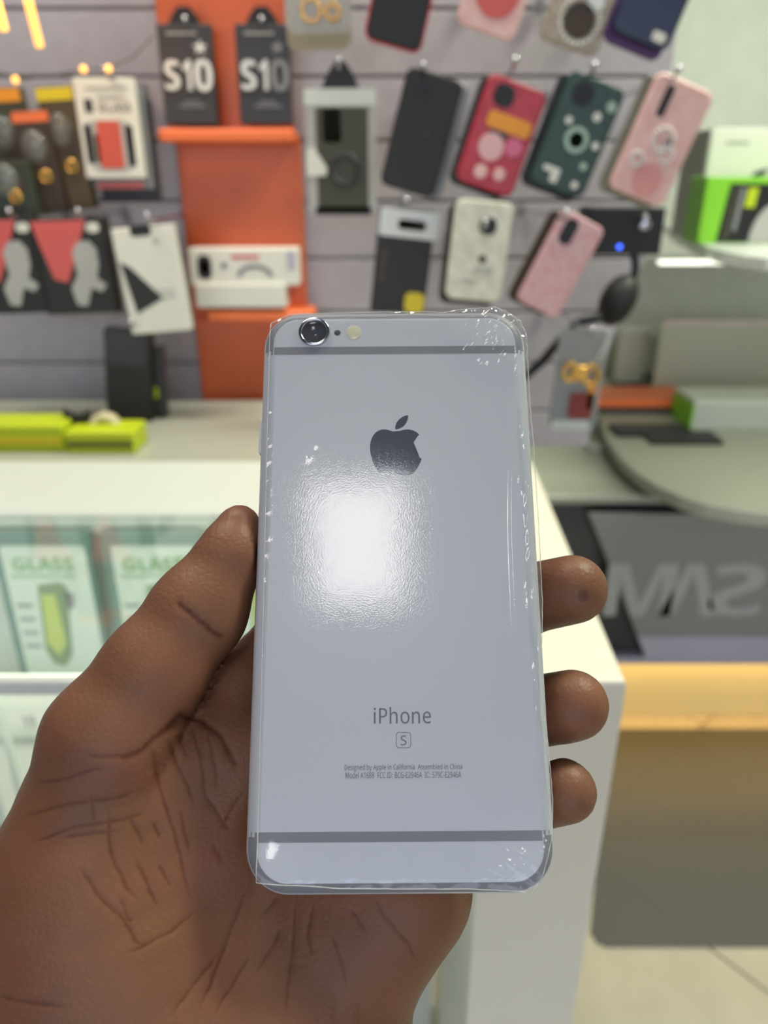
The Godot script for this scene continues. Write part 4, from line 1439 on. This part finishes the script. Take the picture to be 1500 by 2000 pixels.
func make_hand() -> void:
	hand_x = phone_frame.basis.inverse()  # the hand's own axes: x across the phone, y along it, z out of its back; the origin is the eye
	ph_inv = (Transform3D(hand_x, -(hand_x * EYE)) * phone_frame).affine_inverse()
	joins = [0.012, 0.005, 0.004, 0.004, 0.004, 0.004, 0.012]
	# thumb
	chain(1, [[468, 1027, 0.1840, 41], [452, 1085, 0.1825, 61], [389, 1192, 0.1795, 88], [300, 1312, 0.1750, 98], [214, 1446, 0.1720, 122], [192, 1580, 0.1750, 148]])
	# thenar
	chain(6, [[208, 1560, 0.1765, 148], [202, 1720, 0.1775, 198], [252, 1900, 0.1785, 250], [370, 2080, 0.1795, 280]])
	# palm
	chain(0, [[470, 1335, 0.1890, 62], [428, 1480, 0.1825, 78], [418, 1640, 0.1795, 92], [520, 1830, 0.1810, 120], [460, 2060, 0.1800, 190]])
	chain(0, [[600, 1480, 0.1885, 100], [660, 1640, 0.1855, 110], [660, 1800, 0.1800, 120], [570, 1980, 0.1790, 150], [500, 2150, 0.1780, 200]])
	chain(0, [[760, 1640, 0.1830, 100], [790, 1735, 0.1795, 108], [690, 1865, 0.1785, 104], [580, 1990, 0.1780, 135], [520, 2150, 0.1780, 190]])
	chain(0, [[432, 1480, 0.1885, 78], [620, 1470, 0.1880, 95], [760, 1650, 0.1840, 95]])
	# index finger, hidden but for its root
	chain(2, [[478, 1335, 0.1905, 60], [600, 1195, 0.1975, 62], [690, 1090, 0.1990, 56], [770, 1010, 0.2000, 48]])
	# the three fingers that come round the right edge
	chain(3, [[640, 1430, 0.1880, 72], [860, 1290, 0.2010, 68], [1000, 1176, 0.1985, 68], [1118, 1151, 0.1880, 67]])
	chain(4, [[690, 1540, 0.1860, 70], [890, 1470, 0.1980, 66], [1010, 1394, 0.1930, 67], [1119, 1377, 0.1815, 68]])
	chain(5, [[740, 1650, 0.1820, 64], [910, 1620, 0.1900, 58], [1010, 1570, 0.1860, 57], [1104, 1546, 0.1755, 60]])
	# wrist and forearm, below the frame
	var w := hand_x * (eye_point(450, 2080, 0.178) - EYE)
	for leg in [[w, w + hand_x * (view * Vector3(0.004, -0.05, 0.004)), 0.027, 0.026], [w + hand_x * (view * Vector3(0.004, -0.05, 0.004)), w + hand_x * (view * Vector3(0.0, -0.22, 0.06)), 0.026, 0.036], [w + hand_x * (view * Vector3(0.018, 0.0, 0.0)), w + hand_x * (view * Vector3(0.02, -0.05, 0.004)), 0.024, 0.022]]:
		bones.append([leg[0], leg[1], leg[2], leg[3], 6])

	var c := 0.0012
	var bs := 4
	var lo := Vector3.ONE * 9
	var hi := -lo
	for b: Array in bones:
		for k in 2:
			var r: float = b[2 + k] + 0.006
			lo = lo.min(b[k] - Vector3.ONE * r)
			hi = hi.max(b[k] + Vector3.ONE * r)
	var size := (hi - lo) / (c * bs)
	var nb := Vector3i(ceili(size.x), ceili(size.y), ceili(size.z))
	var nx := nb.x * bs + 1
	var ny := nb.y * bs + 1
	var nz := nb.z * bs + 1
	var val := PackedFloat32Array()
	val.resize(nx * ny * nz)
	val.fill(100.0)
	var near := []
	var reach := c * bs * 0.87 + 0.004
	for bz in nb.z:
		for by in nb.y:
			for bx in nb.x:
				var m := lo + (Vector3(bx, by, bz) + Vector3.ONE * 0.5) * c * bs
				var some := []
				var best := 9.0
				for b: Array in bones:
					var a: Vector3 = b[0]
					var ab: Vector3 = b[1] - a
					var t := clampf((m - a).dot(ab) / ab.length_squared(), 0.0, 1.0)
					var d := m.distance_to(a + ab * t) - lerpf(b[2], b[3], t)
					best = minf(best, d)
					if d < 0.016:
						some.append(b)
				if best > reach + 0.004 or some.is_empty():
					continue
				if absf(hand_field(m, some)) > reach:
					continue
				near.append(Vector3i(bx, by, bz))
				for k in bs + 1:
					for j in bs + 1:
						var at0 := ((bz * bs + k) * ny + by * bs + j) * nx + bx * bs
						for i in bs + 1:
							if val[at0 + i] == 100.0:
								val[at0 + i] = hand_field(lo + Vector3(bx * bs + i, by * bs + j, bz * bs + k) * c, some)
	# surface nets
	var verts := PackedVector3Array()
	var norms := PackedVector3Array()
	var index := {}
	var off := [0, 1, nx, nx + 1, nx * ny, nx * ny + 1, nx * ny + nx, nx * ny + nx + 1]
	for n: Vector3i in near:
		for k in bs:
			for j in bs:
				for i in bs:
					var x := n.x * bs + i
					var y := n.y * bs + j
					var z := n.z * bs + k
					var at0 := (z * ny + y) * nx + x
					var inside := 0
					var bad := false
					var grad := Vector3()
					var sum := Vector3()
					var cuts := 0
					var v := PackedFloat32Array()
					for q in 8:
						var f := val[at0 + off[q]]
						v.append(f)
						if f == 100.0:
							bad = true
						if f < 0.0:
							inside += 1
						grad += Vector3(f if q & 1 else -f, f if q & 2 else -f, f if q & 4 else -f)
					if bad or inside == 0 or inside == 8:
						continue
					for q in 8:
						for ax: int in [1, 2, 4]:
							if not q & ax:
								var f0 := v[q]
								var f1 := v[q | ax]
								if (f0 < 0.0) != (f1 < 0.0):
									var t := f0 / (f0 - f1)
									var p := Vector3(q & 1, (q >> 1) & 1, q >> 2)
									p[0 if ax == 1 else 1 if ax == 2 else 2] += t
									sum += p
									cuts += 1
					index[at0] = verts.size()
					verts.append(lo + (Vector3(x, y, z) + sum / cuts) * c)
					norms.append(grad.normalized())
	var faces := PackedInt32Array()
	var step := [1, nx, nx * ny]
	for at0: int in index:
		for ax in 3:
			var f0 := val[at0]
			var f1 := val[at0 + step[ax]]
			if (f0 < 0.0) == (f1 < 0.0) or f1 == 100.0:
				continue
			var u: int = step[(ax + 1) % 3]
			var w2: int = step[(ax + 2) % 3]
			if not (index.has(at0 - u) and index.has(at0 - w2) and index.has(at0 - u - w2)):
				continue
			var q := [index[at0], index[at0 - u], index[at0 - u - w2], index[at0 - w2]]
			if f0 < 0.0:  # clockwise seen from outside
				faces.append_array(PackedInt32Array([q[0], q[2], q[1], q[0], q[3], q[2]]))
			else:
				faces.append_array(PackedInt32Array([q[0], q[1], q[2], q[0], q[2], q[3]]))

	# creases: lines of the palm, found on the skin and drawn into its texture; the deep ones are folds of the mesh
	var deep := [[355, 1396, 330, 1420, 296, 1450, 270, 1468, 235, 1481], [352, 1402, 390, 1406, 425, 1434, 448, 1475, 462, 1500], [346, 1178, 380, 1203, 408, 1228, 432, 1246]]
	var fine := [
		[240, 1478, 195, 1480, 150, 1476], [70, 1530, 130, 1520, 180, 1504, 232, 1499], [298, 1452, 305, 1500, 322, 1570, 342, 1640, 362, 1720, 382, 1780], [334, 1440, 345, 1490, 366, 1540, 382, 1600], [345, 1440, 370, 1490],
		[210, 1575, 212, 1632, 225, 1690, 246, 1736, 277, 1765], [154, 1690, 186, 1740, 230, 1790, 270, 1838, 302, 1862], [266, 1682, 290, 1740, 316, 1780], [310, 1690, 342, 1746], [232, 1765, 262, 1815],
		[486, 1722, 462, 1790, 441, 1850, 410, 1930, 368, 2012], [576, 1758, 570, 1850, 561, 1930, 555, 2004], [731, 1756, 760, 1800, 800, 1850, 822, 1897], [648, 1830, 666, 1882, 682, 1942], [540, 1755, 505, 1800],
		[40, 1600, 130, 1572, 220, 1560, 286, 1540], [50, 1652, 150, 1612, 240, 1600, 312, 1576], [246, 1862, 330, 1822, 402, 1770], [338, 1980, 390, 1910, 442, 1842], [0, 1945, 60, 1960, 152, 1976],
		[255, 1600, 282, 1666], [300, 1610, 316, 1650], [430, 1620, 452, 1580, 482, 1530], [402, 1430, 418, 1490, 432, 1560], [370, 1410, 388, 1470, 396, 1540, 402, 1610], [352, 1590, 372, 1680], [120, 1640, 190, 1630, 250, 1618], [405, 1560, 460, 1640], [180, 1560, 186, 1620], [610, 1770, 600, 1830, 612, 1880], [500, 1900, 530, 1850, 548, 1800], [420, 1980, 470, 1900, 490, 1860], [690, 1780, 720, 1830], [415, 1650, 440, 1700],
	]
	var lines := []
	for s in [deep, fine]:
		for px: Array in s:
			var line := []
			for i in range(0, px.size() - 2, 2):
				for k in 7:
					var a := trace(lerpf(px[i], px[i + 2], k / 7.0), lerpf(px[i + 1], px[i + 3], k / 7.0))
					line.append(Vector2(a.x, a.y))
			lines.append([line, s == deep])
	var origin := Vector2(-0.112, -0.145)
	var across := 0.185
	var n := 1400
	var shade := PackedFloat32Array()
	shade.resize(n * n)
	var groove := PackedFloat32Array()
	groove.resize(n * n)
	var wander := FastNoiseLite.new()
	wander.seed = 31
	wander.frequency = 1.0
	for q in lines.size():
		var l: Array = lines[q]
		var pts: Array = l[0]
		for i in range(1, pts.size()):
			if pts[i].distance_to(pts[i - 1]) > 0.01:
				continue
			var steps := maxi(1, ceili(pts[i].distance_to(pts[i - 1]) / across * n / 2.0))
			for k in steps:
				var along: float = (i + float(k) / steps) / pts.size()
				var c2: Vector2 = (pts[i - 1].lerp(pts[i], float(k) / steps) - origin) / across * n
				c2 += Vector2(wander.get_noise_2d(c2.x * 0.022, q * 9.0), wander.get_noise_2d(c2.y * 0.022, q * 9.0 + 50)) * 5.0
				var fade := smoothstep(0.0, 0.22, along) * smoothstep(1.0, 0.75, along) * (0.85 + 0.4 * wander.get_noise_2d(c2.x * 0.03, c2.y * 0.03))
				if l[1]:
					fade = maxf(fade, 0.75)
				var wide := (1.7 + 1.3 * fade) * (1.5 if l[1] else 1.0)
				for y in range(int(c2.y) - 12, int(c2.y) + 13):
					for x in range(int(c2.x) - 12, int(c2.x) + 13):
						if x < 0 or y < 0 or x >= n or y >= n:
							continue
						var d2 := Vector2(x, y).distance_squared_to(c2)
						var at1 := (n - 1 - y) * n + x
						shade[at1] = maxf(shade[at1], exp(-d2 / (wide * wide)) * fade * (0.75 if l[1] else 0.46))
						groove[at1] = maxf(groove[at1], exp(-d2 / (wide * wide * 4.0)) * fade * (1.0 if l[1] else 0.6))
	var blotch := FastNoiseLite.new()
	blotch.seed = 5
	blotch.frequency = 0.006
	blotch.fractal_octaves = 3
	var pores := FastNoiseLite.new()
	pores.seed = 8
	pores.noise_type = FastNoiseLite.TYPE_CELLULAR
	pores.cellular_return_type = FastNoiseLite.RETURN_DISTANCE2_SUB
	pores.cellular_jitter = 0.9
	pores.frequency = 0.085
	pores.fractal_octaves = 2
	var big := blotch.get_image(n, n)
	var small := pores.get_image(n, n)
	var bd := big.get_data()
	var sd := small.get_data()
	var col := PackedByteArray()
	col.resize(n * n * 3)
	var hgt := PackedByteArray()
	hgt.resize(n * n)
	var mole := trace(1139, 1164)
	var mc := (Vector2(mole.x, mole.y) - origin) / across * n
	mc.y = n - 1 - mc.y
	for y in n:
		for x in n:
			var k := y * n + x
			var s := shade[k]
			var b := (bd[k] - 128) / 128.0
			var f := (sd[k] - 128) / 128.0
			var base := 0.93 + 0.05 * b + 0.02 * f
			if absf(x - mc.x) < 16 and absf(y - mc.y) < 16:
				s = maxf(s, 0.5 * smoothstep(14.0, 5.0, Vector2(x, y).distance_to(mc)))
			col[k * 3] = int(255.0 * clampf(base * (1.0 - 0.40 * s), 0, 1))
			col[k * 3 + 1] = int(255.0 * clampf((base - 0.035 * maxf(b, 0.0) - 0.01) * (1.0 - 0.52 * s), 0, 1))
			col[k * 3 + 2] = int(255.0 * clampf((base - 0.03 * maxf(b, 0.0)) * (1.0 - 0.60 * s), 0, 1))
			hgt[k] = int(clampf(170.0 + 22.0 * f - 130.0 * groove[k], 0, 255))
	var skin := mat(Color.WHITE, 0.48)
	skin.albedo_texture = ImageTexture.create_from_image(Image.create_from_data(n, n, false, Image.FORMAT_RGB8, col))
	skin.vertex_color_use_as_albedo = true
	skin.heightmap_enabled = true
	skin.heightmap_texture = ImageTexture.create_from_image(Image.create_from_data(n, n, false, Image.FORMAT_L8, hgt))
	skin.heightmap_scale = 0.055
	skin.metallic_specular = 0.38
	skin.subsurf_scatter_enabled = true
	skin.subsurf_scatter_strength = 0.08
	skin.texture_repeat = false

	var uv := PackedVector2Array()
	var tone := PackedColorArray()
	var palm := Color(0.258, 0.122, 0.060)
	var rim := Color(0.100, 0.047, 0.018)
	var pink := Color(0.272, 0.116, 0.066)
	for i in verts.size():
		var p := verts[i]
		var nn := norms[i]
		var u := (Vector2(p.x, p.y) - origin) / across
		uv.append(Vector2(u.x, 1.0 - u.y))
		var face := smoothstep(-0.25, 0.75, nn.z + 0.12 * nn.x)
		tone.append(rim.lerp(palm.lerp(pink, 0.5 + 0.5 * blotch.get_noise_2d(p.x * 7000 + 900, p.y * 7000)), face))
		if nn.z > 0.1:
			var nearest := 9.0
			for k in 3:
				for q: Vector2 in lines[k][0]:
					nearest = minf(nearest, q.distance_squared_to(Vector2(p.x, p.y)))
			if nearest < 9e-6:
				verts[i] = p - nn * 0.0008 * exp(-nearest / 1.0e-6)
	var arrays := []
	arrays.resize(Mesh.ARRAY_MAX)
	arrays[Mesh.ARRAY_VERTEX] = verts
	arrays[Mesh.ARRAY_NORMAL] = norms
	arrays[Mesh.ARRAY_TEX_UV] = uv
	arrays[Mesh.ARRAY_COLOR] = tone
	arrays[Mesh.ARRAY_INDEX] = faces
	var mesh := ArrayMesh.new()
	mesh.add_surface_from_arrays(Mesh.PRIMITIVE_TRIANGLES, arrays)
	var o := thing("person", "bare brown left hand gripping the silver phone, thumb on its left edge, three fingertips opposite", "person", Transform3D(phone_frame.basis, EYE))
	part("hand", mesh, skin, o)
	# nails, on the far side of the fingertips and on the outer side of the thumb
	var nail := mat(Color(0.62, 0.46, 0.38), 0.3)
	for s in [[1112, 1151, 0.1880, 67, 1000, 1195, 0.1985], [1113, 1377, 0.1815, 68, 1010, 1405, 0.1930], [1098, 1546, 0.1755, 60, 1010, 1570, 0.1860]]:
		var tip := hand_x * (eye_point(s[0], s[1], s[2]) - EYE)
		var dir := (tip - hand_x * (eye_point(s[4], s[5], s[6]) - EYE)).normalized()
		nail_at(o, tip, dir, Vector3(0.25, -0.1, -1.0), s[3] * s[2] / F, nail)
	var tt := hand_x * (eye_point(455, 1055, 0.1828) - EYE)
	var td := (hand_x * (eye_point(463, 1026, 0.1835) - eye_point(446, 1085, 0.1820))).normalized()
	nail_at(o, tt, td, Vector3(-0.75, 0.1, -0.7), 50 * 0.183 / F, nail)


func nail_at(o: Node3D, tip: Vector3, dir: Vector3, out: Vector3, r: float, m: Material) -> void:
	out = (out - dir * out.dot(dir)).normalized()
	var g := Geo.new()
	g.smooth()
	var b := Basis(dir.cross(out), dir, out)
	var rows := []
	for j in 7:
		var row := []
		for i in 9:
			var a := deg_to_rad(lerpf(-34, 34, i / 8.0))
			var v := lerpf(-0.6, 0.5, j / 6.0) * r
			var taper := 1.0 - 0.25 * pow(absf(j - 3) / 3.0, 3.0)
			var rr := r + 0.0001
			var bend := sqrt(maxf(0.02, 1.0 - pow(maxf(v, 0.0) / (r * 1.15), 2.0)))
			row.append(tip + b * Vector3(sin(a * taper) * rr, v, cos(a * taper) * rr * bend))
		rows.append(row)
	for j in 6:
		for i in 8:
			g.quad(rows[j][i], rows[j][i + 1], rows[j + 1][i + 1], rows[j + 1][i])
	part("fingernail", g, m, o)
